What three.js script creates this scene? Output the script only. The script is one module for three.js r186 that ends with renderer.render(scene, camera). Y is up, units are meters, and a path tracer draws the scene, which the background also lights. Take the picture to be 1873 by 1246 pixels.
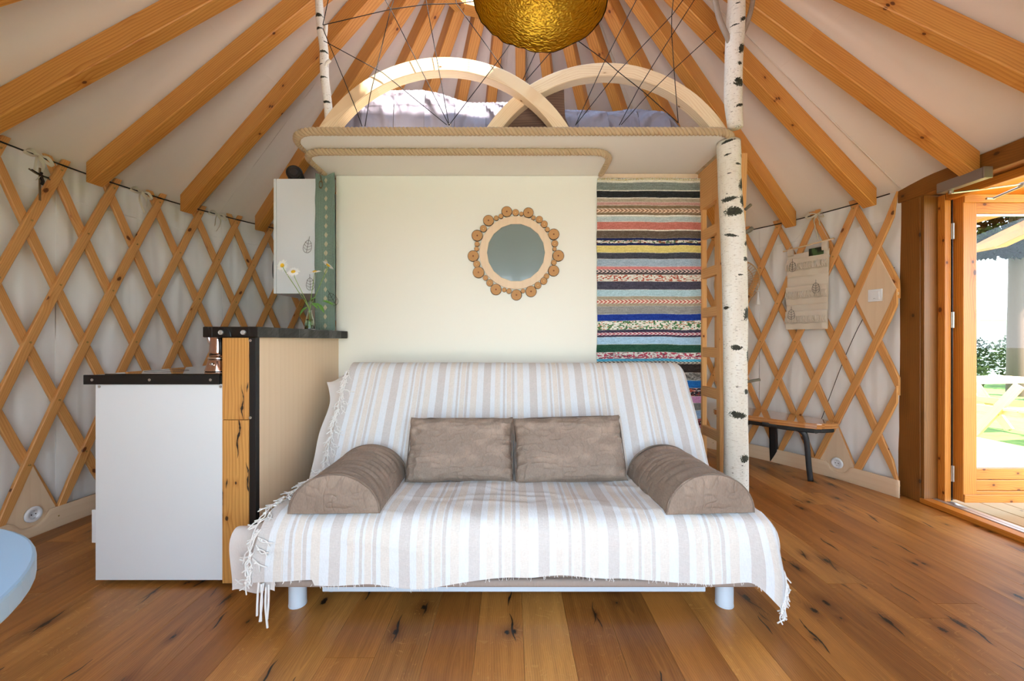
import * as THREE from 'three';
import { RoundedBoxGeometry } from 'three/addons/geometries/RoundedBoxGeometry.js';
import { mergeGeometries, mergeVertices } from 'three/addons/utils/BufferGeometryUtils.js';

// ---------- camera, sky, sun, exposure ----------
const scene = new THREE.Scene();
const camera = new THREE.PerspectiveCamera(81.1, 1873 / 1246, 0.02, 300);
camera.position.set(0, 1.05, 0);
camera.lookAt(0, 1.05, -5);
const renderer = new THREE.WebGLRenderer({ antialias: true });
renderer.toneMapping = THREE.LinearToneMapping;
renderer.toneMappingExposure = 4.75;
renderer.shadowMap.enabled = true;
{ // hazy bright summer sky: air only
  const w = 64, h = 64, d = new Float32Array(w * h * 4);
  for (let j = 0; j < h; j++) {
    const e = Math.max(0, Math.sin(((j + 0.5) / h - 0.5) * Math.PI)), t = Math.pow(e, 0.55);
    for (let i = 0; i < w; i++) d.set([1.52 - 0.74 * t, 1.72 - 0.5 * t, 1.84 - 0.12 * t, 1], (j * w + i) * 4);
  }
  const sky = new THREE.DataTexture(d, w, h, THREE.RGBAFormat, THREE.FloatType);
  sky.mapping = THREE.EquirectangularReflectionMapping; sky.magFilter = THREE.LinearFilter; sky.needsUpdate = true;
  scene.background = sky;
}
const sun = new THREE.DirectionalLight(0xfff4e6, 6);
sun.position.set(0.04 + 5, 10, -2.07 + 4.7); sun.target.position.set(0.04, 0, -2.07);
sun.castShadow = true; sun.shadow.radius = 2; sun.shadow.mapSize.set(4096, 4096);
Object.assign(sun.shadow.camera, { left: -12, right: 12, top: 12, bottom: -12, near: 0.5, far: 40 });
scene.add(sun, sun.target);

// ---------- helpers ----------
let seed = 7;
const rnd = () => { seed = (seed * 1664525 + 1013904223) >>> 0; return seed / 4294967296; };
const rr = (a, b) => a + (b - a) * rnd();
const clamp = (x, a = 0, b = 1) => Math.min(b, Math.max(a, x));
const lerp = (a, b, t) => a + (b - a) * t;
const sstep = (a, b, x) => { const t = clamp((x - a) / (b - a)); return t * t * (3 - 2 * t); };
const PI = Math.PI, RAD = PI / 180;
function hash(x, y, s = 0) { let h = (x * 374761393 + y * 668265263 + s * 1442695041) | 0; h = Math.imul(h ^ (h >>> 13), 1274126177); return ((h ^ (h >>> 16)) >>> 0) / 4294967296; }
function noise(x, y, s = 0, px = 0, py = 0) { // value noise, periodic when px / py are given
  const x0 = Math.floor(x), y0 = Math.floor(y), fx = x - x0, fy = y - y0, u = fx * fx * (3 - 2 * fx), v = fy * fy * (3 - 2 * fy);
  const wx = (i) => (px ? ((i % px) + px) % px : i), wy = (j) => (py ? ((j % py) + py) % py : j);
  const a = hash(wx(x0), wy(y0), s), b = hash(wx(x0 + 1), wy(y0), s), c = hash(wx(x0), wy(y0 + 1), s), d = hash(wx(x0 + 1), wy(y0 + 1), s);
  return lerp(lerp(a, b, u), lerp(c, d, u), v);
}
const fbm = (x, y, s = 0, o = 3) => { let t = 0, a = 0.5; for (let i = 0; i < o; i++) { t += a * noise(x, y, s + i); x *= 2.03; y *= 2.03; a *= 0.5; } return t / (1 - Math.pow(0.5, o)); };
const n1 = (x, s = 0) => noise(x, 0.5, s);

const taken = {};
function numbered(name) { const n = taken[name] = (taken[name] ?? -1) + 1; return n ? name + '_' + String(n).padStart(3, '0') : name; }
function tag(o, label, category, group, kind) { o.userData.label = label; o.userData.category = category; if (group) o.userData.group = group; if (kind) o.userData.kind = kind; return o; }
function thing(name, label, category, pos = [0, 0, 0], turn = 0, group, kind) {
  const o = new THREE.Group(); o.name = numbered(name); o.position.set(...pos); o.rotation.y = turn; scene.add(o);
  return tag(o, label, category, group, kind);
}
function part(name, geo, mat, parent, label) { const m = new THREE.Mesh(geo, mat); m.name = name; parent.add(m); if (label) m.userData.label = label; return m; }
function solo(name, geo, mat, label, category, group, kind) { const m = new THREE.Mesh(geo, mat); m.name = numbered(name); scene.add(m); return tag(m, label, category, group, kind); }

// uv in metres, grain (v) along one axis; tw, th = texture size in metres
function metric(g, axis = 1, tw = 1, th = 1, ou = 0, ov = 0) {
  g = g.index ? g.toNonIndexed() : g;
  const p = g.attributes.position, uv = new Float32Array(p.count * 2), a = new THREE.Vector3(), b = new THREE.Vector3(), c = new THREE.Vector3();
  for (let i = 0; i < p.count; i += 3) {
    a.fromBufferAttribute(p, i); b.fromBufferAttribute(p, i + 1); c.fromBufferAttribute(p, i + 2);
    const n = b.clone().sub(a).cross(c.clone().sub(a)), m = [Math.abs(n.x), Math.abs(n.y), Math.abs(n.z)];
    let k = m.indexOf(Math.max(...m)), A, B;
    if (k === axis) { A = (axis + 1) % 3; B = (axis + 2) % 3; } else { A = 3 - k - axis; B = axis; }
    [a, b, c].forEach((v, j) => { const q = v.toArray(); uv[(i + j) * 2] = (q[A] + k * 0.137) / tw + ou; uv[(i + j) * 2 + 1] = q[B] / th + ov; });
  }
  g.setAttribute('uv', new THREE.BufferAttribute(uv, 2));
  return g;
}
const bx = (w, h, l, x = 0, y = 0, z = 0, r = 0.003, axis = 1, tex = WOODSIZE, ou = rnd(), ov = rnd()) => {
  r = Math.min(r, w / 2.2, h / 2.2, l / 2.2);
  const g = r > 0 ? new RoundedBoxGeometry(w, h, l, 1, r) : new THREE.BoxGeometry(w, h, l);
  g.translate(x, y, z);
  return metric(g, axis, tex[0], tex[1], ou, ov);
};
const box2 = (x0, x1, y0, y1, z0, z1, r, axis, tex) => bx(Math.abs(x1 - x0), Math.abs(y1 - y0), Math.abs(z1 - z0), (x0 + x1) / 2, (y0 + y1) / 2, (z0 + z1) / 2, r, axis, tex);
const cyl = (r0, r1, h, n = 24) => new THREE.CylinderGeometry(r1, r0, h, n);
function merge(list) { return mergeGeometries(list.map((g) => { g = g.index ? g.toNonIndexed() : g; for (const k of Object.keys(g.attributes)) if (!['position', 'normal', 'uv'].includes(k)) g.deleteAttribute(k); return g; })); }
const v3 = (a) => new THREE.Vector3(...a);
function tube(pts, r, seg = 0, rad = 6, closed = false) {
  const c = pts.length === 2 ? new THREE.LineCurve3(v3(pts[0]), v3(pts[1])) : new THREE.CatmullRomCurve3(pts.map(v3), closed, 'centripetal');
  return new THREE.TubeGeometry(c, seg || Math.max(1, (pts.length - 1) * 6), r, rad, closed);
}
function rod(a, b, r, n = 6) { return tube([a, b], r, 1, n); }
function sheet(nu, nv, f, thick = 0) { // a grid f(u, v) -> [x, y, z]; uv = (u, v)
  const pos = [], uv = [], idx = [];
  for (let j = 0; j <= nv; j++) for (let i = 0; i <= nu; i++) { pos.push(...f(i / nu, j / nv)); uv.push(i / nu, j / nv); }
  for (let j = 0; j < nv; j++) for (let i = 0; i < nu; i++) { const a = j * (nu + 1) + i, b = a + 1, c = a + nu + 1, d = c + 1; idx.push(a, b, d, a, d, c); }
  let g = new THREE.BufferGeometry();
  g.setAttribute('position', new THREE.Float32BufferAttribute(pos, 3)); g.setAttribute('uv', new THREE.Float32BufferAttribute(uv, 2)); g.setIndex(idx); g.computeVertexNormals();
  if (thick) { // a second skin behind the first, closed round the rim
    const N = pos.length / 3, nn = g.attributes.normal, p2 = pos.slice(), i2 = idx.slice();
    for (let k = 0; k < N; k++) for (let c = 0; c < 3; c++) p2.push(pos[k * 3 + c] - nn.array[k * 3 + c] * thick);
    for (let k = 0; k < idx.length; k += 3) i2.push(idx[k] + N, idx[k + 2] + N, idx[k + 1] + N);
    const rim = []; for (let i = 0; i <= nu; i++) rim.push(i); for (let j = 1; j <= nv; j++) rim.push(j * (nu + 1) + nu); for (let i = nu - 1; i >= 0; i--) rim.push(nv * (nu + 1) + i); for (let j = nv - 1; j > 0; j--) rim.push(j * (nu + 1));
    rim.forEach((a, k) => { const b = rim[(k + 1) % rim.length]; i2.push(a, a + N, b + N, a, b + N, b); });
    g = new THREE.BufferGeometry();
    g.setAttribute('position', new THREE.Float32BufferAttribute(p2, 3)); g.setAttribute('uv', new THREE.Float32BufferAttribute([...uv, ...uv], 2)); g.setIndex(i2); g.computeVertexNormals();
  }
  return g;
}
function poly(points, depth, bevel = 0, seg = 1, curveSegments = 12) { // outline in x, y; thickness along z
  const s = new THREE.Shape(points.map((p) => new THREE.Vector2(p[0], p[1])));
  return new THREE.ExtrudeGeometry(s, { depth, bevelEnabled: bevel > 0, bevelThickness: bevel, bevelSize: bevel, bevelOffset: -bevel, bevelSegments: seg, curveSegments });
}

// ---------- textures ----------
function tex(w, h, f, srgb = true, wrap = true) {
  const d = new Uint8Array(w * h * 4);
  for (let j = 0; j < h; j++) for (let i = 0; i < w; i++) { const c = f((i + 0.5) / w, (j + 0.5) / h, i, j), k = (j * w + i) * 4; d[k] = clamp(c[0], 0, 255); d[k + 1] = clamp(c[1], 0, 255); d[k + 2] = clamp(c[2], 0, 255); d[k + 3] = 255; }
  const t = new THREE.DataTexture(d, w, h); t.magFilter = THREE.LinearFilter; t.minFilter = THREE.LinearMipmapLinearFilter; t.generateMipmaps = true;
  t.wrapS = t.wrapT = wrap ? THREE.RepeatWrapping : THREE.ClampToEdgeWrapping; if (srgb) t.colorSpace = THREE.SRGBColorSpace; t.needsUpdate = true;
  return t;
}
const grey = (w, h, f, wrap = true) => tex(w, h, (u, v, i, j) => { const x = 255 * f(u, v, i, j); return [x, x, x]; }, false, wrap);
const mix3 = (a, b, t) => [lerp(a[0], b[0], t), lerp(a[1], b[1], t), lerp(a[2], b[2], t)];
const WOODSIZE = [0.5, 1.6];
function woodTex({ w = 512, h = 1024, sw = 0.5, sh = 1.6, light, dark, knots = 8, knotCol = [95, 50, 18], ring = 70, s = 1, contrast = 1, crack = 0, lanes = 0, kr = [0.006, 0.013] }) {
  const rs = seed; seed = s * 9973 + 17;
  const K = []; for (let i = 0; i < knots; i++) K.push([rnd() * sw, rnd() * sh, rr(...kr)]);
  const Cr = []; for (let i = 0; i < crack; i++) Cr.push([rnd() * sw, rnd() * sh, rr(0.0015, 0.0045), rr(0.02, 0.10), rr(-0.08, 0.08)]);
  seed = rs;
  return tex(w, h, (u, v) => {
    const x = u * sw, y = v * sh; let lane = 0, lx = x;
    if (lanes) { const lw = sw / lanes; lane = Math.floor(x / lw); lx = x + lane * 3.7; }
    let g = lx + 0.03 * (noise(lx * 6, y * 1.25 * 2, s, 0, Math.round(sh * 2.5)) - 0.5) + 0.012 * (noise(lx * 22, v * Math.round(sh * 6), s + 3, 0, Math.round(sh * 6)) - 0.5), dk = 0, halo = 0;
    for (const k of K) {
      let dx = x - k[0], dy = y - k[1]; if (dy > sh / 2) dy -= sh; if (dy < -sh / 2) dy += sh; if (dx > sw / 2) dx -= sw; if (dx < -sw / 2) dx += sw;
      if (lanes && Math.floor(k[0] / (sw / lanes)) !== lane) continue;
      const e = Math.hypot(dx / k[2], dy / (k[2] * 1.5)); if (e > 8) continue;
      g += Math.sign(dx || 1) * k[2] * 1.1 * Math.exp(-e * e / 10);
      halo = Math.max(halo, Math.exp(-e * e / 5) * 0.45); dk = Math.max(dk, 1 - sstep(0.75, 1.15, e + 0.25 * noise(dx * 500, dy * 500, s)));
    }
    const ph = g * ring, r = ph - Math.floor(ph), band = Math.pow(r, 2.2) * (1 - sstep(0.92, 1, r)) * (0.55 + 0.6 * n1(Math.floor(ph) * 1.7, s + 9));
    const fib = noise(lx * 700, v * Math.round(sh * 14), s + 5, 0, Math.round(sh * 14)) - 0.5, tone = noise(lx * 9, y * 1.5, s + 7) - 0.5;
    let c = mix3(light, dark, clamp(contrast * (band * 0.75 + fib * 0.3 + tone * 0.35 + 0.12) + halo));
    if (dk) c = mix3(c, knotCol, dk * 0.9);
    for (const k of Cr) {
      const dy = y - k[1], dx = x - k[0] - k[4] * dy - 0.004 * Math.sin(dy * 60); if (Math.abs(dy) > k[3] || Math.abs(dx) > 0.03) continue;
      if (lanes && Math.floor(k[0] / (sw / lanes)) !== lane) continue;
      const wd = k[2] * (1 - Math.pow(Math.abs(dy / k[3]), 1.5)) * (0.4 + noise(dy * 120, 1, s + 11)), q = Math.abs(dx) / Math.max(wd, 1e-5);
      c = mix3(c, [70, 38, 16], 0.35 * Math.exp(-Math.abs(dx) / 0.008) * (1 - Math.abs(dy) / k[3]));
      c = mix3(c, [24, 18, 14], 1 - sstep(0.7, 1.3, q));
    }
    return c;
  });
}
const std = (o) => new THREE.MeshStandardMaterial(o);
const phys = (o) => new THREE.MeshPhysicalMaterial(o);
const pineA = woodTex({ s: 3, light: [224, 172, 98], dark: [182, 116, 50], knots: 9, ring: 75 });
const pineB = woodTex({ s: 4, light: [224, 174, 112], dark: [188, 128, 68], knots: 5, ring: 95, contrast: 0.8 });
const paleA = woodTex({ s: 5, w: 512, light: [242, 220, 184], dark: [208, 166, 118], knots: 5, ring: 80, contrast: 0.8, kr: [0.004, 0.008] });
const plyT = woodTex({ s: 6, w: 512, h: 512, sw: 0.6, sh: 0.9, light: [232, 204, 170], dark: [214, 178, 138], knots: 2, ring: 22, contrast: 0.3, knotCol: [190, 140, 90] });
const stainT = woodTex({ s: 8, light: [142, 90, 36], dark: [104, 60, 20], knots: 7, ring: 80, contrast: 0.7, knotCol: [64, 34, 10] });
const oakT = woodTex({ s: 9, w: 512, h: 1024, sw: 0.3, sh: 1.1, light: [218, 164, 92], dark: [172, 112, 50], knots: 8, ring: 70, crack: 12, knotCol: [60, 36, 20], kr: [0.004, 0.009] });
function floorTex(s) { // six boards side by side, each 165 mm wide
  const rs = seed, sw = 0.99, sh = 2.2, lw = 0.165; seed = s * 7919 + 5; const L = [];
  for (let l = 0; l < 6; l++) {
    const K = [], Cr = []; for (let i = 0; i < 3 + rnd() * 3; i++) K.push([rr(0.02, 0.145), rnd() * sh, rr(0.004, 0.012), rr(1, 2.2)]);
    for (let i = 0; i < 2 + rnd() * 3; i++) Cr.push([rr(0.015, 0.15), rnd() * sh, rr(0.0012, 0.005), rr(0.015, 0.075), rr(-0.1, 0.1)]);
    K.slice(0, 2).forEach((k) => Cr.push([k[0] + rr(-0.01, 0.01), k[1] + rr(-0.03, 0.03), rr(0.002, 0.005), rr(0.04, 0.09), rr(-0.3, 0.3)]));
    L.push({ K, Cr, c: rr(-0.02, 0.18), tone: rr(-0.16, 0.16), flat: rnd() < 0.6, dir: rnd() < 0.5 ? 1 : -1 });
  }
  seed = rs;
  return tex(1024, 2048, (u, v) => {
    const l = Math.min(5, Math.floor(u * 6)), q = L[l], x = u * sw - l * lw, y = v * sh, S = s + l * 13; let g = x - q.c + 0.03 * (noise(x * 5, v * 5, S, 0, 5) - 0.5) + 0.012 * (noise(x * 20, v * 16, S + 1, 0, 16) - 0.5), halo = 0, dk = 0, warp = 0;
    for (const k of q.K) { let dy = y - k[1]; if (dy > sh / 2) dy -= sh; if (dy < -sh / 2) dy += sh; const dx = x - k[0], e = Math.hypot(dx / k[2], dy / (k[2] * k[3])); if (e > 12) continue; warp += 2.2 * Math.exp(-e * e / 14); halo = Math.max(halo, Math.exp(-e * e / 9) * 0.55); dk = Math.max(dk, 1 - sstep(0.6, 1.1, e + 0.7 * (noise(dx * 300, dy * 300, S) - 0.5))); }
    const h = q.flat ? 150 * Math.sqrt(g * g + 0.0004) + q.dir * 5 * y + warp + 1.2 * noise(x * 9, v * 9, S + 2, 0, 9) : 130 * g + warp + 1.5 * noise(x * 9, v * 7, S + 2, 0, 7);
    const r = h - Math.floor(h), band = Math.pow(r, 1.6) * (1 - sstep(0.9, 1, r)), pore = noise(x * 900, v * 90, S + 3, 0, 90), stre = noise(x * 60, v * 8, S + 4, 0, 8) - 0.5, big = noise(x * 8, v * 6, S + 5, 0, 6) - 0.5, ray = noise(x * 160 + 30 * noise(x * 20, v * 40, S), v * 120, S + 6);
    let c = mix3([204, 144, 74], [120, 73, 29], clamp(0.3 + q.tone + band * 0.28 + (pore - 0.5) * 0.22 + stre * 0.3 + big * 0.35 + halo)); if (ray > 0.86 && !q.flat) c = mix3(c, [214, 168, 100], 0.35);
    for (const k of q.Cr) {
      const dy = y - k[1]; if (Math.abs(dy) > k[3]) continue; const dx = x - k[0] - k[4] * dy - 0.004 * Math.sin(dy * 50) - 0.006 * (noise(dy * 30, k[0] * 99, S) - 0.5);
      if (Math.abs(dx) > 0.04) continue; const f = 1 - Math.abs(dy) / k[3], wd = k[2] * Math.pow(f, 0.6) * (0.3 + 1.1 * noise(dy * 70, k[1] * 31, S + 11));
      c = mix3(c, [84, 50, 24], 0.45 * f * Math.exp(-Math.abs(dx) / 0.007)); c = mix3(c, [26, 20, 17], 1 - sstep(0.7, 1.3, Math.abs(dx) / Math.max(wd, 1e-5)));
    }
    return dk ? mix3(c, [30, 22, 17], dk) : c;
  });
}
const floorT = [21, 22].map(floorTex);
const M = {
  rafter: std({ map: pineA, color: 0xfff0d6, roughness: 0.5 }), slat: std({ map: pineB, color: 0xfff2e2, roughness: 0.5 }), pale: std({ map: paleA, roughness: 0.5 }), pine: std({ map: paleA, color: 0xf2cc9c, roughness: 0.55 }),
  ply: std({ map: plyT, roughness: 0.5 }), stain: std({ map: stainT, roughness: 0.42 }), stainLight: std({ map: pineA, color: 0xf2cc90, roughness: 0.38 }), oak: std({ map: oakT, roughness: 0.45 }),
};
const clothBump = grey(256, 256, (u, v) => 0.5 + 0.25 * Math.sin(u * 2 * PI * 64) * Math.sin(v * 2 * PI * 64) + 0.35 * (noise(u * 128, v * 128, 2, 128, 128) - 0.5));
const foldBump = grey(512, 512, (u, v) => 0.5 * noise(u * 24 + 1.6 * noise(u * 6, v * 3, 5, 6, 3), v * 3, 4, 0, 3) + 0.5 * fbm(u * 8, v * 8, 6, 3));
const C0 = [0.04, -2.07]; // centre of the yurt in x, z
const onWall = (deg, r, y) => [C0[0] + r * Math.cos(deg * RAD), y, C0[1] - r * Math.sin(deg * RAD)];

// ---------- the yurt: floor ----------
{
  const f = thing('floor', 'rustic oak plank floor with dark knots and cracks', 'floor', [0, 0, 0], 0, null, 'structure');
  const fm = []; for (const t of floorT) for (const c of [0xffffff, 0xf2e8dc, 0xe2d2c0, 0xfff8ec]) fm.push(std({ map: t, color: c, roughness: 0.36 }));
  const R = 2.72, pw = 0.165, gap = 0.0004; seed = 31;
  for (let k = -17; k < 17; k++) {
    const x0 = k * pw + gap, x1 = (k + 1) * pw - gap, zc = (x) => Math.sqrt(Math.max(0, R * R - x * x)), far = Math.max(zc(x0), zc(x1));
    if (far < 0.02) continue;
    let z = -far - rr(0, 1.4);
    while (z < far) {
      const z1 = z + rr(1.3, 2.1), pts = [], n = 8, lo = [], hi = [];
      for (let i = 0; i <= n; i++) { const x = lerp(x0, x1, i / n), c = zc(x), a = Math.max(z + gap, -c), b = Math.min(z1 - gap, c); if (b - a > 0.004) { lo.push([x, a]); hi.push([x, b]); } }
      if (lo.length > 1) {
        const g = poly([...lo, ...hi.reverse()], 0.014, 0.0004); g.rotateX(PI / 2); // shape y -> world z
        const gg = metric(g, 2, 0.99, 2.2), lane = Math.floor(rnd() * 6) * (0.165 / 0.99) - x0 / 0.99, ov = rnd(), flip = rnd() < 0.5;
        const uv = gg.attributes.uv; for (let i = 0; i < uv.count; i++) { uv.setX(i, uv.getX(i) - 0.137 / 0.99 + lane); uv.setY(i, (flip ? -1 : 1) * uv.getY(i) + ov); }
        const m = part('plank', gg, fm[Math.floor(rnd() * fm.length)], f); m.position.set(C0[0], -0.0004, C0[1]);
      }
      z = z1;
    }
  }
  const sub = cyl(2.86, 2.86, 0.1, 96); sub.translate(C0[0], -0.066, C0[1]);
  part('subfloor', sub, std({ color: 0x3a2a1c, roughness: 0.9 }), f);
}
// ---------- canvas walls with their lattice ----------
const canvasMat = phys({ color: new THREE.Color(0.86, 0.84, 0.80), roughness: 0.85, bumpMap: foldBump, bumpScale: 0.02, side: THREE.DoubleSide });
const roofMat = phys({ color: new THREE.Color(0.84, 0.765, 0.68), roughness: 0.85, bumpMap: foldBump, bumpScale: 0.006, side: THREE.DoubleSide });
const outerMat = std({ color: new THREE.Color(0.72, 0.7, 0.66), roughness: 0.9, side: THREE.DoubleSide });
const nailMat = std({ color: 0xb89a60, roughness: 0.35, metalness: 0.9 });
const ROW0 = 1.04, ROW = 0.326, PH0 = 16;
function slatGeo(dir, r0, y0, y1, least = -9) { // a flat batten bent round the wall, thickness outwards from r0
  const w = 0.046, t = 0.017, n = 12, len = y1 - y0, rings = [], pos = [], uv = [], idx = [], ou = rnd(), ov = rnd();
  const dphi = dir * 3 * RAD / ROW, slope = Math.hypot(1, r0 * dphi), half = w / 2 * slope; // half width measured along the arc
  for (let i = 0; i <= n; i++) {
    const y = y0 + len * i / n, ph = (y - ROW0) * dphi, e = (i === 0 || i === n) ? 0.72 : 1;
    const s = [[-half * e, 0.004], [-half * e * 0.84, 0], [half * e * 0.84, 0], [half * e, 0.004], [half * e, t], [-half * e, t]];
    rings.push(s.map(([a, q]) => { const p = Math.max(ph + a / r0, least), R = r0 + q; return [R * Math.cos(p), y, -R * Math.sin(p), a]; }));
  }
  // each face strip has its own vertices
  for (let k = 0; k < 6; k++) for (let i = 0; i <= n; i++) for (const q of [k, (k + 1) % 6]) { const p = rings[i][q]; pos.push(p[0], p[1], p[2]); uv.push((p[3] + (k > 2 ? 0.1 : 0)) / WOODSIZE[0] + ou, p[1] * slope / WOODSIZE[1] + ov); }
  for (let k = 0; k < 6; k++) for (let i = 0; i < n; i++) { const a = (k * (n + 1) + i) * 2; idx.push(a, a + 2, a + 1, a + 1, a + 2, a + 3); }
  for (const i of [0, n]) { const b = pos.length / 3; rings[i].forEach((p) => { pos.push(p[0], p[1], p[2]); uv.push(ou, ov); }); for (let k = 1; k < 5; k++) i ? idx.push(b, b + k + 1, b + k) : idx.push(b, b + k, b + k + 1); }
  const g = new THREE.BufferGeometry(); g.setAttribute('position', new THREE.Float32BufferAttribute(pos, 3)); g.setAttribute('uv', new THREE.Float32BufferAttribute(uv, 2)); g.setIndex(idx); g.computeVertexNormals();
  return g;
}
seed = 77;
const slatIn = [0, 1, 2].map(() => slatGeo(-1, 2.605, 0.07, 2.085)), slatOut = [0, 1, 2].map(() => slatGeo(1, 2.625, 0.07, 2.085));
const nails = merge([-3, -2, -1, 0, 1, 2, 3].map((j) => { const p = -j * 3 * RAD, g = new THREE.SphereGeometry(0.0055, 8, 6); g.translate(2.603 * Math.cos(p), ROW0 + j * ROW, -2.603 * Math.sin(p)); return g; }));
function wallArc(name, label, a0, a1, s) {
  const w = thing(name, label, 'wall', [C0[0], 0, C0[1]], 0, null, 'structure'), nu = Math.round((a1 - a0) * 1.6);
  const c = sheet(nu, 14, (u, v) => {
    const a = lerp(a0, a1, u), y = v * 2.075;
    const fold = 0.010 * (noise(a * 0.42 + 0.8 * noise(a * 0.1, v * 3, s), v * 1.6, s + 1) - 0.5) + 0.012 * (noise(a * 0.11, v * 3, s + 2) - 0.5), r = 2.685 + fold - 0.006 * Math.exp(-Math.pow((y - 0.42) / 0.02, 2));
    return [r * Math.cos(a * RAD), y, -r * Math.sin(a * RAD)];
  });
  const uv = c.attributes.uv; for (let i = 0; i < uv.count; i++) { uv.setX(i, uv.getX(i) * (a1 - a0) * 0.047); uv.setY(i, uv.getY(i) * 1.1); }
  part('canvas_liner', c, canvasMat, w);
  part('outer_cover', sheet(Math.round((a1 - a0) / 3), 1, (u, v) => { const a = lerp(a0, a1, u) * RAD; return [2.77 * Math.cos(a), v * 2.11 - 0.1, -2.77 * Math.sin(a)]; }), outerMat, w);
  return w;
}
const wallR = wallArc('wall_right', 'cream canvas wall behind wooden lattice beside the garden door', 13.6, 90, 11);
const wallL = wallArc('wall_left', 'cream canvas wall behind wooden lattice beside the kitchen', 90, 240.5, 12);
const wallF = wallArc('wall_front', 'cream canvas wall between the two glazed doors', 299.5, 346.4, 13);
const columns = [...Array(14)].map((_, k) => PH0 + 6 * (k - 1)).concat([...Array(26)].map((_, k) => 178.9 - 5.87 * (k - 11)).filter((a) => a > 92));
for (const [k, ph] of columns.entries()) {
  for (const dir of [-1, 1]) {
    // keep the whole batten clear of the door posts
    const reach = [ph + dir * 3 * (0.07 - ROW0) / ROW, ph + dir * 3 * (2.085 - ROW0) / ROW], lo = Math.min(...reach), hi = Math.max(...reach);
    if (hi < 15 || hi > 238) continue;
    const w = ph > 90 ? wallL : wallR; let g = (dir < 0 ? slatIn : slatOut)[k % 3];
    if (lo < 13.6) { // cut short where it meets the door post
      const lim = 13.25, y = ROW0 + dir * (lim - 0.55 - ph) / 3 * ROW; g = dir < 0 ? slatGeo(-1, 2.605, 0.07, Math.min(2.085, y), (lim - ph) * RAD) : slatGeo(1, 2.625, Math.max(0.07, y), 2.085, (lim - ph) * RAD);
    }
    const m = part('slat', g, M.slat, w); m.rotation.y = ph * RAD;
    if (dir < 0 && lo > 13.6) { const q = part('nail_heads', nails, nailMat, m); }
  }
}
for (let k = 0; k < 7; k++) for (const dir of [-1, 1]) { const m = part('slat', (dir < 0 ? slatIn : slatOut)[k % 3], M.slat, wallF); m.rotation.y = (309.6 + 4.4 * k) * RAD; }
// baseboards (notched round the sockets)
function baseboard(name, label, a0, a1, notch) {
  const g = sheet(Math.round((a1 - a0) * 2), 3, (u, v) => {
    const a = lerp(a0, a1, u), arc = (a - notch) * RAD * 2.6, dip = Math.abs(arc) < 0.075 ? Math.sqrt(0.075 * 0.075 - arc * arc) * 0.8 : 0, y = v * (0.115 - dip);
    return [C0[0] + 2.6 * Math.cos(a * RAD), y, C0[1] - 2.6 * Math.sin(a * RAD)];
  }, -0.012);
  const uv = g.attributes.uv; for (let i = 0; i < uv.count; i++) { const x = uv.getX(i); uv.setX(i, uv.getY(i) * 0.2); uv.setY(i, x * (a1 - a0) * 0.05); }
  solo(name, g, M.ply, label, 'baseboard', null, 'structure');
}
baseboard('baseboard_right', 'plywood baseboard curving behind the black-legged bench', 12.9, 90, 21.2);
baseboard('baseboard_left', 'plywood baseboard curving along the kitchen side wall', 90, 238, 178.9);
solo('guy_cord', tube([onWall(14.2, 2.655, 1.55), onWall(19.2, 2.655, 1.12), onWall(25.2, 2.655, 0.3)], 0.0022, 40, 5), std({ color: 0x2a2622, roughness: 0.8 }), 'thin dark cord running slantwise behind the lattice above the bench', 'cord');
// black tension cable along the top of the lattice
solo('tension_cable', tube([...Array(44)].map((_, i) => onWall(14 + i * 5.1, 2.597 + (i % 2) * 0.002, 2.045)), 0.0045, 184, 6), std({ color: 0x1a1714, roughness: 0.6 }), 'thin black cable running along the top of the lattice', 'cable');
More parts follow.
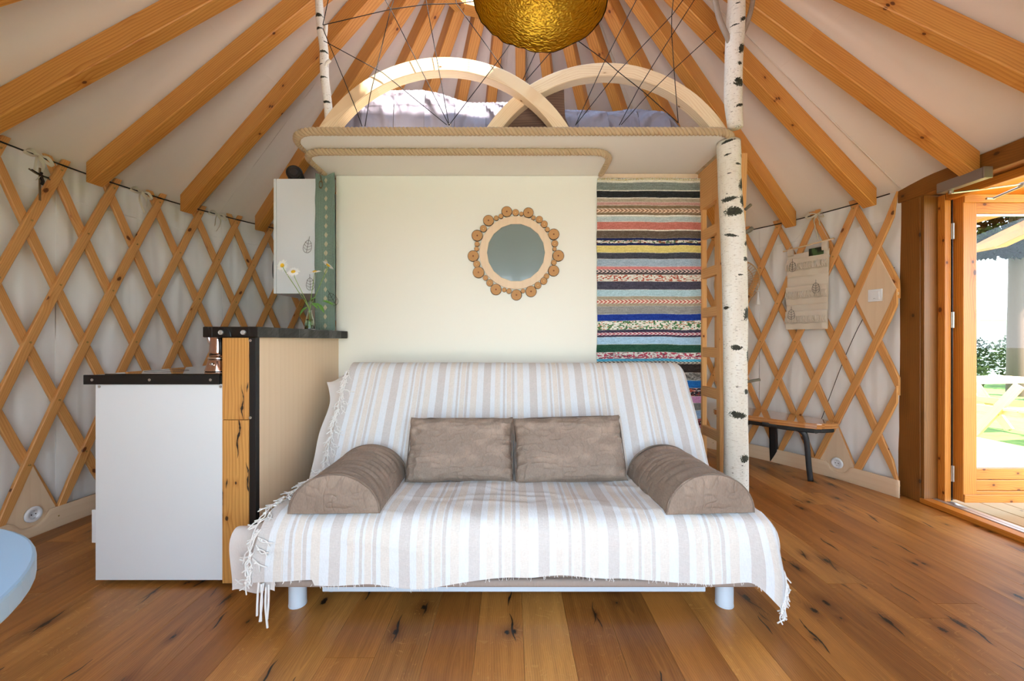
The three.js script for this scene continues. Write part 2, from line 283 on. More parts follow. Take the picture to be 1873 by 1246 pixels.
// ---------- roof ----------
const SL = 0.646, roofY = (r) => 2.115 + SL * (2.6 - r);
const ceil = thing('ceiling', 'conical yurt roof of cream canvas on pine rafters', 'ceiling', [C0[0], 0, C0[1]], 0, null, 'structure');
const RA0 = 4.5;
{
  const c = sheet(30 * 6, 12, (u, v) => {
    const a = (RA0 + 360 * u) * RAD, r = lerp(0.6, 2.72, v), cell = u * 30 - Math.floor(u * 30), bow = Math.sin(cell * PI);
    const y = roofY(r) + 0.004 + 0.012 * bow * Math.sin(v * PI) + 0.010 * bow * (noise(u * 90, v * 5, 3) - 0.5);
    return [r * Math.cos(a), y, -r * Math.sin(a)];
  });
  const uv = c.attributes.uv; for (let i = 0; i < uv.count; i++) { uv.setX(i, uv.getX(i) * 12); uv.setY(i, uv.getY(i) * 2); }
  part('roof_canvas', c, roofMat, ceil);
  part('roof_cover', sheet(90, 2, (u, v) => { const a = 2 * PI * u, r = lerp(0.6, 2.84, v); return [r * Math.cos(a), roofY(r) + 0.06, -r * Math.sin(a)]; }), outerMat, ceil);
  // welt seams sewn into the canvas between some of the rafters
  const seamG = rod([0.7, roofY(0.7) + 0.002, 0], [2.66, roofY(2.66) + 0.002, 0], 0.004, 5);
  for (let k = 0; k < 30; k += 3) part('seam', seamG, roofMat, ceil).rotation.y = (RA0 + 9 + 12 * k) * RAD;
  seed = 5;
  const rg = [0, 1, 2, 3].map(() => {
    const yb = (r) => roofY(r) - 0.142, g = poly([[2.598, yb(2.598) + 0.022], [2.575, yb(2.575)], [0.57, yb(0.57)], [0.57, roofY(0.57) - 0.002], [2.598, roofY(2.598) - 0.002]], 0.066, 0.004);
    g.translate(0, 0, -0.033);
    const th = Math.atan(SL); g.translate(-2.6, -roofY(2.6), 0); g.rotateZ(th);
    const m = metric(g, 0, WOODSIZE[0], WOODSIZE[1], rnd(), rnd()); m.rotateZ(-th); m.translate(2.6, roofY(2.6), 0); return m;
  });
  for (let k = 0; k < 30; k++) part('rafter', rg[(k * 7) % 4], M.rafter, ceil).rotation.y = (RA0 + 12 * k) * RAD;
  // crown ring: ten straight lengths of timber
  for (let k = 0; k < 10; k++) {
    const g = bx(0.09, 0.2, k % 2 ? 0.345 : 0.42, 0.61 + (k % 2) * 0.004, 3.31 + (k % 2) * 0.003, 0, 0.004, 2); part('crown_segment', g, M.rafter, ceil).rotation.y = k * 36 * RAD;
  }
  part('crown_crossbar', bx(1.06, 0.05, 0.05, 0, 3.39, 0.37, 0.004, 0), M.rafter, ceil);
  const dome = sheet(48, 10, (u, v) => { const a = -2 * PI * u, e = v * PI / 2; return [0.66 * Math.cos(e) * Math.cos(a), 3.47 + 0.26 * Math.sin(e), -0.66 * Math.cos(e) * Math.sin(a)]; });
  part('skylight_dome', dome, phys({ color: 0xffffff, transmission: 1, thickness: 0, roughness: 0, ior: 1.3 }), ceil, 'clear domed skylight');
}
// ---------- garden door on the right ----------
const glass = phys({ color: 0xffffff, transmission: 1, thickness: 0, roughness: 0, ior: 1.4, specularIntensity: 0.3 });
const steel = std({ color: 0xc4c4c2, roughness: 0.3, metalness: 0.9 }), alu = std({ color: 0xd0d2d4, roughness: 0.35, metalness: 0.8 }), black = std({ color: 0x0e0e10, roughness: 0.4 });
{
  const d = thing('door_1', 'brown wooden garden door with its glazed leaf swung open outwards', 'door', [0, 0, 0], 0, null, 'structure');
  const P = (n, m, ...a) => part(n, box2(...a), m, d);
  for (const [z0, z1] of [[-2.58, -2.735], [-1.56, -1.405]]) P('post', M.stain, 2.645, 2.82, 0, 2.09, z0, z1, 0.006);
  P('head_beam', M.stain, 2.64, 2.80, 1.985, 2.10, -2.735, -1.405, 0.006, 2);
  P('jamb', M.stain, 2.65, 2.80, 0.03, 1.985, -2.58, -2.56, 0.003); P('jamb', M.stain, 2.65, 2.80, 0.03, 1.985, -1.58, -1.56, 0.003);
  P('frame_strip', M.stainLight, 2.735, 2.775, 0.03, 1.975, -2.56, -2.515, 0.004); P('frame_strip', M.stainLight, 2.735, 2.775, 0.03, 1.975, -1.625, -1.58, 0.004);
  P('frame_head', M.stainLight, 2.736, 2.774, 1.935, 1.984, -2.514, -1.626, 0.004, 2);
  P('gasket', black, 2.797, 2.809, 0.03, 1.96, -2.55, -2.535, 0.003);
  P('rebate', M.stain, 2.775, 2.84, 0.03, 1.97, -2.56, -2.548, 0.002);
  P('threshold', M.stainLight, 2.64, 2.705, 0, 0.032, -2.58, -1.56, 0.004, 2); P('threshold_rail', alu, 2.705, 2.735, 0, 0.036, -2.56, -1.58, 0.003, 2);
  P('threshold_seal', black, 2.735, 2.757, 0, 0.03, -2.56, -1.58, 0.003, 2); P('threshold_rail', alu, 2.757, 2.80, -0.01, 0.026, -2.56, -1.58, 0.003, 2);
  for (const y of [1.74, 1.18, 0.21]) { const h = part('hinge', merge([cyl(0.006, 0.006, 0.1, 10).translate(2.782, y, -2.51), bx(0.014, 0.1, 0.003, 2.779, y, -2.513, 0)]), steel, d); }
  // leaf, swung out square to the wall
  const L = (n, m, ...a) => part(n, box2(...a), m, d);
  const z0 = -2.47, z1 = -2.53, x0 = 2.80, x1 = 3.72, yb = 0.045, yt = 1.955;
  L('stile', M.stainLight, x0, x0 + 0.085, yb, yt, z0, z1, 0.004); L('stile', M.stainLight, x1 - 0.085, x1, yb, yt, z0, z1, 0.004);
  L('rail', M.stainLight, x0 + 0.085, x1 - 0.085, yt - 0.115, yt, z0 - 0.003, z1, 0.004, 0);
  for (let k = 0; k < 3; k++) L('rail', M.stainLight, x0 + 0.085, x1 - 0.085, yb + 0.07 * k + 0.001, yb + 0.07 * (k + 1) - 0.001, z0 - 0.004, z1, 0.004, 0);
  L('stop_bead', M.stainLight, x0, x1, yb, yb + 0.05, z0 + 0.008, z0, 0.003, 0); L('stop_bead', M.stainLight, x0, x1, yt - 0.05, yt, z0 + 0.008, z0, 0.003, 0);
  L('glazing_bead', alu, x0 + 0.085, x1 - 0.085, yb + 0.212, yb + 0.227, z0 - 0.012, z0 - 0.02, 0.002, 0); L('glazing_bead', alu, x0 + 0.085, x1 - 0.085, yt - 0.13, yt - 0.115, z0 - 0.012, z0 - 0.02, 0.002, 0);
  part('pane', box2(x0 + 0.08, x1 - 0.08, yb + 0.2, yt - 0.11, -2.498, -2.502, 0), glass, d);
}
{ // door closer on the head beam
  const c = thing('door_closer', 'grey metal door closer screwed under the dark head beam', 'door closer', [2.613, 1.955, -2.31]);
  part('body', bx(0.05, 0.062, 0.24, 0, 0.02, 0, 0.006), std({ color: 0x9a918c, roughness: 0.45, metalness: 0.5 }), c);
  part('end_cap', bx(0.052, 0.064, 0.012, 0, 0.02, 0.122, 0.004), std({ color: 0x8a8078, roughness: 0.5, metalness: 0.5 }), c);
  part('pivot', cyl(0.012, 0.012, 0.022, 16).translate(0, -0.02, -0.06), steel, c);
  part('arm', merge([rod([0, -0.028, -0.06], [0.33, -0.004, 0.02], 0.006), bx(0.035, 0.02, 0.03, 0.33, -0.006, 0.02, 0.003)]), steel, c);
  part('fore_arm', merge([rod([0.33, -0.012, 0.02], [0.295, -0.045, -0.095], 0.007), bx(0.05, 0.014, 0.012, 0.28, -0.046, -0.098, 0.003)]), steel, c);
}
// ---------- unseen glazed door behind the camera, widened to four leaves for more daylight ----------
{
  const d = thing('door_2', 'unseen glazed folding door facing the sofa, widened to four leaves for more daylight', 'door', [0.06, 0, 0.27], 0, null, 'structure');
  const P = (n, m, ...a) => part(n, box2(...a), m, d);
  for (const s of [-1, 1]) {
    P('post', M.stain, s * 1.3, s * 1.38, 0, 2.09, -0.07, 0.09, 0.006);
    for (const k of [0, 1]) {
      const o = k * 0.65, a = s * (o + 0.003), b = s * (o + 0.06), c = s * (o + 0.587), e = s * (o + 0.645);
      P('stile', M.stainLight, a, b, 0.03, 1.98, -0.02, 0.04, 0.004); P('stile', M.stainLight, c, e, 0.03, 1.98, -0.02, 0.04, 0.004);
      P('rail', M.stainLight, b, c, 1.91, 1.98, -0.02, 0.04, 0.004, 0); P('rail', M.stainLight, b, c, 0.03, 0.15, -0.02, 0.04, 0.004, 0);
      P('pane', glass, s * (o + 0.056), s * (o + 0.591), 0.145, 1.915, 0.008, 0.012, 0);
    }
  }
  P('head_beam', M.stain, -1.38, 1.38, 1.985, 2.10, -0.07, 0.09, 0.006, 0); P('threshold', M.stain, -1.3, 1.3, 0, 0.03, -0.05, 0.09, 0.004, 0);
}

// ---------- partition cell, loft ----------
const cream = std({ color: new THREE.Color(0.84, 0.81, 0.70), roughness: 0.45 });
const white = phys({ color: new THREE.Color(0.78, 0.82, 0.845), roughness: 0.3, clearcoat: 0.3, clearcoatRoughness: 0.2 });  // white laminate with the cool tint of the daylight put into its colour
const loftWhite = std({ color: new THREE.Color(0.85, 0.80, 0.70), roughness: 0.6 });
{
  const w = thing('wall_back', 'pale cream partition wall behind the sofa', 'wall', [0, 0, 0], 0, null, 'structure');
  part('cream_panel', box2(-1.115, 0.548, 0, 2.094, -2.52, -2.56, 0.002), cream, w);
  part('plywood_panel', box2(0.55, 1.215, 0, 2.113, -2.535, -2.56, 0.002), M.ply, w);
  part('side_panel', box2(1.19, 1.215, 0, 2.113, -2.56, -4.1, 0.002), M.ply, w);
  part('side_panel', box2(-1.115, -1.09, 0, 2.113, -2.56, -4.1, 0.002), cream, w);
}
function rope(path, R = 0.02, pitch = 0.062, name, parent, label) { // three strands laid together
  const c = new THREE.CatmullRomCurve3(path.map(v3), false, 'centripetal'), L = c.getLength(), n = Math.round(L / pitch * 10), fr = c.computeFrenetFrames(n, false), pts = c.getSpacedPoints(n), G = [];
  for (let s = 0; s < 3; s++) {
    const q = pts.map((p, i) => { const a = i / n * L / pitch * 2 * PI + s * 2 * PI / 3, rad = R * 0.53; return p.clone().addScaledVector(fr.normals[i], Math.cos(a) * rad).addScaledVector(fr.binormals[i], Math.sin(a) * rad); });
    class Strand extends THREE.Curve { getPoint(t) { const x = t * n, i = Math.min(n - 1, Math.floor(x)); return q[i].clone().lerp(q[i + 1], x - i); } getPointAt(t) { return this.getPoint(t); } }
    G.push(new THREE.TubeGeometry(new Strand(), n, R * 0.49, 7, false));
  }
  return part(name, merge(G), ropeMat, parent, label);
}
const ropeMat = std({ color: new THREE.Color(0.50, 0.36, 0.21), roughness: 0.9 });
function roundedEdge(x0, x1, zf, zb, r, y) { // from the back left, round the front, to the back right
  const p = [[x0, y, zb]]; for (let i = 0; i <= 8; i++) { const a = PI - i / 8 * PI / 2; p.push([x0 + r + r * Math.cos(a), y, zf - r + r * Math.sin(a)]); }
  for (let i = 1; i < 10; i++) p.push([lerp(x0 + r, x1 - r, i / 10), y, zf]);
  for (let i = 0; i <= 8; i++) { const a = PI / 2 - i / 8 * PI / 2; p.push([x1 - r + r * Math.cos(a), y, zf - r + r * Math.sin(a)]); } p.push([x1, y, zb]); return p;
}
const loft = thing('sleeping_loft', 'white loft platform edged with thick rope above the sofa', 'loft', [0, 0, 0]);
{
  const deck = roundedEdge(-1.15, 1.17, -2.065, -3.9, 0.13, 0).map((p) => [p[0], p[2]]), g = poly(deck.reverse(), 0.034); g.rotateX(PI / 2); g.translate(0, 2.15, 0); part('deck', g, loftWhite, loft);
  const so = roundedEdge(-1.165, 0.545, -2.225, -2.56, 0.1, 0).map((p) => [p[0], p[2]]), h = poly(so.reverse(), 0.02); h.rotateX(PI / 2); h.translate(0, 2.1155, 0); part('lower_soffit', h, loftWhite, loft);
  rope(roundedEdge(-1.165, 1.185, -2.052, -2.62, 0.14, 2.128), 0.0215, 0.066, 'rope_edge', loft, 'thick twisted rope round the platform edge');
  rope(roundedEdge(-1.175, 0.56, -2.212, -2.5, 0.11, 2.098), 0.020, 0.062, 'rope_edge', loft, 'twisted rope round the lower soffit');
  part('side_beam', box2(1.185, 1.225, 1.87, 2.114, -2.2, -4.0, 0.004, 2), M.pine, loft);
  part('support_post', box2(1.245, 1.285, 0.8, 2.12, -2.40, -2.45, 0.004), M.pine, loft);
  const pg = bx(0.05, 2.12, 0.07, 0, 1.06, 0, 0.004); const p = part('corner_post', pg, M.pine, loft); p.position.set(1.25, 0, -2.3); p.rotation.z = -0.032;
}
{ // ladder up to the loft
  const l = thing('loft_ladder', 'pine ladder to the loft behind the birch post', 'ladder', [1.2, 0, 0]);
  part('rail', box2(-0.015, 0.02, 0, 1.87, -2.27, -2.31, 0.004), M.pine, l); part('rail', box2(-0.01, 0.02, 0, 1.87, -2.49, -2.525, 0.004), M.pine, l);
  for (let k = 0; k < 7; k++) part('rung', box2(-0.01, 0.018, 0.25 + k * 0.243 - 0.03, 0.25 + k * 0.243 + 0.03, -2.31, -2.49, 0.004, 2), M.pine, l);
}
// arches of laminated wood at the loft edge
function archGeo(R, band, drop, depth) { // standing on y = 0 with its circle's centre at -drop
  const o = [], i = [], a = Math.asin(drop / R), b = Math.asin(drop / (R - band)), n = 40;
  for (let k = 0; k <= n; k++) { const t = lerp(a, PI - a, k / n), s = lerp(b, PI - b, k / n); o.push([R * Math.cos(t), R * Math.sin(t) - drop]); i.push([(R - band) * Math.cos(s), (R - band) * Math.sin(s) - drop]); }
  const g = poly([...o, ...i.reverse()], depth, 0.003); const p = g.attributes.position, uv = g.attributes.uv;
  for (let k = 0; k < p.count; k++) { const x = p.getX(k), y = p.getY(k) + drop; uv.setXY(k, (Math.hypot(x, y) + p.getZ(k)) / WOODSIZE[0], Math.atan2(y, x) * R / WOODSIZE[1]); }
  return g;
}
{
  const a = solo('wooden_arch', archGeo(0.762, 0.07, 0.389, 0.058), M.pale, 'sunlit pale wooden arch at the left of the loft edge, crossing in front', 'arch'); a.position.set(-0.354, 2.151, -2.128);
  const b = solo('wooden_arch', archGeo(0.768, 0.07, 0.380, 0.058), M.pale, 'pale wooden arch at the right of the loft edge, crossing behind', 'arch'); b.position.set(0.506, 2.151, -2.192);
}
// cords strung between arches and birches
{
  const w = thing('cord_web', 'web of thin black cords strung above the loft edge', 'cords', [0, 0, -2.05]);
  const S = [[[-0.974, 2.675], [-0.926, 2.9]], [[-0.974, 2.675], [-0.625, 2.756], [-0.439, 2.782], [-0.287, 2.785], [-0.1, 2.81], [0.2, 2.9]], [[-0.625, 2.756], [-0.72, 2.92]], [[-0.625, 2.756], [-0.57, 2.92]], [[-0.625, 2.756], [-0.732, 2.306], [-0.757, 2.154]], [[-0.625, 2.756], [-0.324, 2.159]], [[-0.439, 2.782], [-0.324, 2.159]], [[-0.439, 2.782], [-0.46, 2.9]], [[-0.3, 2.9], [-0.287, 2.785], [-0.101, 2.528], [-0.048, 2.45]], [[-0.974, 2.658], [-0.803, 2.241], [-0.772, 2.154]], [[-0.969, 2.593], [-0.667, 2.43], [-0.338, 2.162]], [[-0.324, 2.159], [-0.101, 2.452], [-0.039, 2.534], [0.2, 2.9]], [[0.056, 2.393], [0.118, 2.526], [0.3, 2.93]], [[0.073, 2.39], [0.203, 2.54], [0.5, 2.9]], [[0.2, 2.70], [0.321, 2.607], [0.479, 2.492], [0.546, 2.435], [0.653, 2.351], [0.698, 2.314], [0.856, 2.171]], [[0.479, 2.492], [0.7, 2.92]], [[0.479, 2.492], [0.327, 2.159]], [[0.546, 2.435], [0.327, 2.159]], [[0.546, 2.435], [0.822, 2.723], [0.95, 2.9]], [[0.653, 2.351], [0.822, 2.621], [1.0, 2.9]], [[0.653, 2.351], [0.552, 2.159]], [[0.698, 2.314], [0.563, 2.162]], [[0.698, 2.314], [0.834, 2.447], [1.05, 2.645]], [[0.84, 2.9], [0.822, 2.723], [0.822, 2.627], [0.834, 2.447], [0.856, 2.171]]];
  const cm = std({ color: 0x14110f, roughness: 0.8 });
  for (const s of S) { const g = []; for (let i = 0; i + 1 < s.length; i++) g.push(rod([...s[i], 0], [...s[i + 1], 0], 0.0021, 5)); part('cord', merge(g), cm, w); }
  const eye = new THREE.TorusGeometry(0.007, 0.002, 6, 14); eye.translate(-0.324, 2.16, 0); part('eye_hook', eye, steel, w);
}
// bed on the loft
{
  const b = thing('bed', 'bed with crumpled grey-violet quilt on the loft', 'bed', [0, 2.151, 0]);
  part('mattress', box2(-0.96, 0.9, 0, 0.19, -2.28, -3.4, 0.04), std({ color: 0xd8d4cc, roughness: 0.9 }), b);
  const q = sheet(420, 130, (u, v) => {
    const x = lerp(-1.01, 1.06, u), z = lerp(-2.215, -3.45, v), e = Math.min(1, v * 10.6), side = sstep(0, 0.05, u) * (1 - sstep(0.9, 1, u) ** 1.2);
    const hump = 0.12 * Math.exp(-Math.pow((x + 0.68) / 0.36, 4)) + 0.05 * Math.exp(-Math.pow((x + 0.05) / 0.3, 2)) + 0.02;
    const fold = 0.022 * (fbm(x * 4 + v * 2, v * 6, 41, 3) - 0.5) + 0.016 * Math.pow(0.5 + 0.5 * Math.sin((x * 0.9 + 0.25 * noise(x * 2.5, z * 2.5, 45) + z) * 170 + 7 * fbm(x * 4, z * 4, 44, 2)), 2) * noise(x * 7, z * 9, 46);
    const y = Math.sqrt(Math.max(0, 1 - (1 - e) ** 2)) * side * (0.21 + hump + fold * sstep(0, 0.3, e));
    return [x, 0.002 + y, z + 0.03 * (fbm(x * 9, v * 20, 47) - 0.5) * (1 - e)];
  }, 0);
  const qb = grey(512, 512, (u, v) => { const s = Math.floor(u * 6) % 2 ? 1 : -1, w = u * 40 + s * v * 90 + 3 * noise(u * 12, v * 12, 5, 12, 12); return (0.5 + 0.5 * Math.sin(w)) * (0.4 + 0.6 * noise(u * 40, v * 40, 6, 40, 40)); });
  qb.repeat.set(2, 1.4);
  part('quilt', q, phys({ color: new THREE.Color(0.26, 0.24, 0.305), roughness: 0.85, bumpMap: qb, bumpScale: 0.035, sheen: 0.2, sheenRoughness: 0.5, sheenColor: new THREE.Color(0.8, 0.8, 0.9), side: THREE.DoubleSide }), b);
}
{ // dark wooden slab leaning behind the crossing arches
  const g = poly([[-0.06, 0], [0.335, 0], [0.325, 0.06], [0.295, 0.13], [0.29, 0.22], [0.287, 0.305], [0.2, 0.3], [0.1, 0.27], [-0.02, 0.16]], 0.03, 0.004);
  const m = solo('wooden_slab', metric(g, 0, 0.4, 0.9), std({ map: woodTex({ s: 12, light: [120, 92, 76], dark: [74, 50, 38], knots: 4, ring: 55, knotCol: [40, 26, 18] }), roughness: 0.55 }), 'dark brown wooden slab standing behind the crossing arches', 'wood slab'); m.position.set(0, 2.153, -2.235);
}
// ---------- birches ----------
function bark(s, w, h, circ, len, marks, olive = [58, 60, 40]) { // marks: [angle fraction around, height, half width, half height, kind]
  return tex(w, h, (u, v) => {
    const x = u * circ, y = v * len;
    let c = mix3([236, 232, 222], [214, 200, 178], fbm(u * 6, y * 5, s, 3) * 0.9 - 0.15);
    const p = noise(u * 40, y * 420, s + 1, 40); if (p > 0.7) c = mix3(c, [170, 152, 128], (p - 0.7) * 1.8);
    const l = noise(u * 16, y * 300, s + 2, 16); if (l > 0.93) c = mix3(c, [70, 60, 50], Math.min(1, (l - 0.93) * 14));
    for (const m of marks) {
      let dx = u - m[0]; if (dx > 0.5) dx -= 1; if (dx < -0.5) dx += 1; dx *= circ; const dy = y - m[1] - (m[4] || 0) * dx;
      const e = Math.hypot(dx / m[2], dy / (m[3] * (1 - 0.35 * dx / m[2]))) + 0.7 * (noise(x * 260, y * 260, s + 4) - 0.5);
      if (e < 1.25) c = mix3(c, mix3([34, 32, 26], olive, noise(x * 150, y * 200, s + 5)), 1 - sstep(0.85, 1.2, e));
    }
    return c;
  }, true, true);
}
function trunkGeo(path, radii, n, circ = 1) { // u = 0.5 faces the room
  const c = new THREE.CatmullRomCurve3(path.map(v3)), rad = 28, pos = [], uv = [], idx = [];
  for (let i = 0; i <= n; i++) {
    const t = i / n, p = c.getPoint(t), k = t * (radii.length - 1), a = Math.min(radii.length - 2, Math.floor(k)), r0 = lerp(radii[a], radii[a + 1], k - a);
    for (let j = 0; j <= rad; j++) { const u = j / rad, th = (u - 0.25) * 2 * PI, r = r0 * (1 + 0.05 * (noise(u * 5, t * 14, 8, 5) - 0.5)); pos.push(p.x - r * Math.cos(th), p.y, p.z + r * Math.sin(th)); uv.push(u, t); }
  }
  for (let i = 0; i < n; i++) for (let j = 0; j < rad; j++) { const a = i * (rad + 1) + j, b = a + 1, q = a + rad + 1; idx.push(a, b, q + 1, a, q + 1, q); }
  for (const i of [0, n]) { const b = pos.length / 3, p = c.getPoint(i / n); pos.push(p.x, p.y, p.z); uv.push(0.5, 0.5); for (let j = 0; j < rad; j++) { const a = i * (rad + 1) + j; i ? idx.push(b, a, a + 1) : idx.push(b, a + 1, a); } }
  const g = new THREE.BufferGeometry(); g.setAttribute('position', new THREE.Float32BufferAttribute(pos, 3)); g.setAttribute('uv', new THREE.Float32BufferAttribute(uv, 2)); g.setIndex(idx); g.computeVertexNormals(); return g;
}
const stubMat = std({ color: new THREE.Color(0.12, 0.10, 0.065), roughness: 0.9 });
{
  const Y = (py) => 1.05 - (py - 623) / 728 * 2.14;
  const marks = [[0.42, Y(270), 0.035, 0.01, 0.3], [0.66, Y(272), 0.008, 0.04], [0.4, Y(310), 0.016, 0.007, 0.2], [0.66, Y(312), 0.014, 0.014], [0.56, Y(339), 0.018, 0.008], [0.42, Y(365), 0.01, 0.004], [0.64, Y(388), 0.03, 0.03, 1], [0.4, Y(424), 0.04, 0.013, 0.1], [0.64, Y(428), 0.03, 0.03], [0.46, Y(450), 0.045, 0.024, 0], [0.4, Y(499), 0.03, 0.008, -0.3], [0.63, Y(515), 0.02, 0.013, 0.5], [0.6, Y(551), 0.02, 0.012], [0.5, Y(585), 0.012, 0.004], [0.61, Y(648), 0.026, 0.02, 0.2], [0.44, Y(690), 0.024, 0.008], [0.66, Y(700), 0.02, 0.02], [0.6, Y(746), 0.02, 0.01], [0.47, Y(782), 0.045, 0.013, -0.1], [0.66, Y(795), 0.01, 0.02], [0.56, Y(851), 0.028, 0.016], [0.7, Y(600), 0.01, 0.008], [0.3, Y(640), 0.02, 0.006], [0.68, Y(550), 0.008, 0.004]];
  const t = thing('birch_post', 'thick white birch trunk with dark knots holding the loft corner', 'tree trunk', [1.2, 0, -2.14]);
  const path = [[0, 0, 0], [0.005, 0.4, 0], [0.0, 0.8, 0], [-0.002, 1.3, 0], [-0.012, 1.6, 0], [-0.03, 1.9, 0], [-0.036, 2.115, 0]];
  part('trunk', trunkGeo(path, [0.066, 0.06, 0.058, 0.058, 0.061, 0.062, 0.058, 0.057, 0.059], 70), std({ map: bark(51, 512, 2048, 0.37, 2.115, marks), roughness: 0.75 }), t);
  part('twig_stub', tube([[0.04, 0.83, 0.03], [0.08, 0.838, 0.035], [0.112, 0.842, 0.03]], 0.008, 8, 7), stubMat, t); part('twig_stub', tube([[0.03, 1.62, 0.02], [0.06, 1.635, 0.035], [0.07, 1.645, 0.03]], 0.011, 8, 8), stubMat, t); part('twig_stub', tube([[0.03, 1.74, 0.04], [0.058, 1.765, 0.045]], 0.008, 4, 7), stubMat, t);
  const u = thing('birch_tree', 'slender forked birch trunk rising from the right loft corner', 'tree trunk', [1.155, 2.152, -2.06]);
  const um = [[0.56, 0.1, 0.03, 0.006, 0.3], [0.56, 0.2, 0.03, 0.014], [0.54, 0.27, 0.012, 0.006], [0.6, 0.34, 0.026, 0.02, 0.6], [0.42, 0.46, 0.02, 0.004], [0.58, 0.50, 0.02, 0.012, 0.8], [0.45, 0.6, 0.012, 0.004]];
  part('trunk', trunkGeo([[0, 0, 0], [-0.01, 0.15, 0], [-0.008, 0.35, 0], [0.0, 0.5, 0], [0.006, 0.62, 0.0], [0.008, 0.76, -0.005]], [0.036, 0.043, 0.042, 0.045, 0.042, 0.04], 30), std({ map: bark(61, 256, 512, 0.27, 0.76, um), roughness: 0.75 }), u);
  const tw = std({ map: bark(63, 128, 256, 0.1, 0.4, []), color: 0xb0a49c, roughness: 0.8 });
  part('branch', tube([[-0.02, 0.4, 0.01], [-0.05, 0.47, 0.01], [-0.085, 0.55, 0.01], [-0.105, 0.65, 0.005], [-0.112, 0.76, 0]], 0.0135, 20, 10), tw, u);
  part('branch', tube([[0.015, 0.44, 0.01], [0.05, 0.52, 0.012], [0.075, 0.6, 0.012], [0.09, 0.68, 0.01]], 0.012, 16, 9), tw, u, 'short dark side branch');
  const s = thing('birch_branch', 'thin white birch branch standing at the left loft corner', 'tree trunk', [-0.965, 2.152, -2.11]);
  const sm = [[0.5, 0.16, 0.02, 0.006], [0.45, 0.28, 0.022, 0.005], [0.55, 0.42, 0.024, 0.006], [0.45, 0.55, 0.02, 0.006], [0.5, 0.62, 0.024, 0.008], [0.4, 0.35, 0.012, 0.004]];
  part('trunk', trunkGeo([[0, 0, 0], [-0.01, 0.14, 0], [-0.028, 0.3, 0], [-0.032, 0.44, 0], [-0.05, 0.58, 0], [-0.06, 0.74, 0]], [0.021, 0.021, 0.022, 0.022, 0.018], 30), std({ map: bark(65, 128, 512, 0.13, 0.74, sm), roughness: 0.75 }), s);
  const t2 = std({ map: bark(66, 128, 128, 0.06, 0.2, []), roughness: 0.8 });
  part('twig_stub', tube([[-0.03, 0.32, 0.005], [-0.01, 0.36, 0.012], [0.008, 0.375, 0.012]], 0.009, 8, 7), t2, s); part('twig_stub', tube([[-0.04, 0.46, 0], [-0.022, 0.52, 0.005], [-0.018, 0.57, 0.005]], 0.01, 8, 7), t2, s);
}
// ---------- pendant lamp ----------
{
  const R = 0.285, l = thing('pendant_lamp', 'large dome pendant lamp, black outside and gold inside', 'lamp', [0.118, 2.487, -1.7]);
  const rag = (u) => 0.012 * (noise(u * 60, 0, 3, 60) - 0.5) + 0.012 * (noise(u * 22, 1, 4, 22) - 0.5);
  const shell = (r, flip) => sheet(120, 24, (u, v) => {
    const a = (flip ? 1 : -1) * u * 2 * PI, e = v * PI * 0.49, uu = flip ? u : 1 - u, lump = 1 + 0.02 * (fbm(Math.cos(a) * 4 + 9, Math.sin(a) * 4 + v * 8, 6) - 0.5);
    return [r * lump * Math.cos(e) * Math.cos(a), r * 0.92 * Math.sin(e) + (1 - v) ** 6 * rag(uu), r * lump * Math.cos(e) * Math.sin(a)];
  });
  const gb = grey(512, 512, (u, v) => 0.4 * fbm(u * 60, v * 30, 9, 3) + 0.6 * noise(u * 190, v * 90, 10, 190, 90));
  part('shell', shell(R, true), std({ color: 0x121110, roughness: 0.55, side: THREE.DoubleSide, bumpMap: gb, bumpScale: 0.006 }), l);
  part('gold_lining', shell(R - 0.005, false), std({ color: new THREE.Color(0.50, 0.29, 0.025), metalness: 1, roughness: 0.45, bumpMap: gb, bumpScale: 0.0045, side: THREE.DoubleSide }), l, 'rough gold leaf lining');
  l.rotation.set(0.01, 0, -0.07);
  part('cable', rod([0, R * 0.9, 0], [0, 0.89, 0], 0.004), black, l);
}

// ---------- sofa bed ----------
const taupeBump = grey(256, 256, (u, v) => 0.5 * noise(u * 90, v * 90, 3, 90, 90) + 0.5 * noise(u * 20, v * 20, 4, 20, 20));
const sofaCover = std({ color: new THREE.Color(0.33, 0.255, 0.21), roughness: 0.9, bumpMap: taupeBump, bumpScale: 0.002 });
const paleMetal = std({ color: new THREE.Color(0.62, 0.69, 0.76), roughness: 0.35 });
{
  const s = thing('sofa_bed', 'taupe sofa bed on pale grey-blue cylinder legs, draped in throws', 'sofa', [0, 0, 0]);
  part('seat_mattress', box2(-0.955, 0.955, 0.15, 0.352, -1.475, -2.02, 0.045), sofaCover, s);
  part('lower_welt', box2(-0.95, 0.95, 0.135, 0.165, -1.468, -2.0, 0.012), sofaCover, s);
  const bk = part('back_mattress', bx(1.93, 0.6, 0.11, 0, 0.3, 0, 0.045), sofaCover, s); bk.position.set(0, 0.35, -2.06); bk.rotation.x = -0.52;
  part('storage_box', box2(-0.74, 0.755, 0.07, 0.15, -1.55, -2.1, 0.004), paleMetal, s);
  const leg = merge([cyl(0.033, 0.033, 0.165, 28).translate(0, 0.0835, 0), cyl(0.034, 0.034, 0.006, 28).translate(0, 0.004, 0)]);
  for (const [x, z] of [[-0.853, -1.585], [0.845, -1.585], [-0.853, -2.2], [0.845, -2.2]]) part('leg', leg, paleMetal, s).position.set(x, 0, z);
  for (const x of [-0.72, 0.72, -0.18]) part('glide', cyl(0.014, 0.016, 0.025, 12).translate(x, 0.06, -1.6), std({ color: 0x8a97a5, roughness: 0.5 }), s);
}
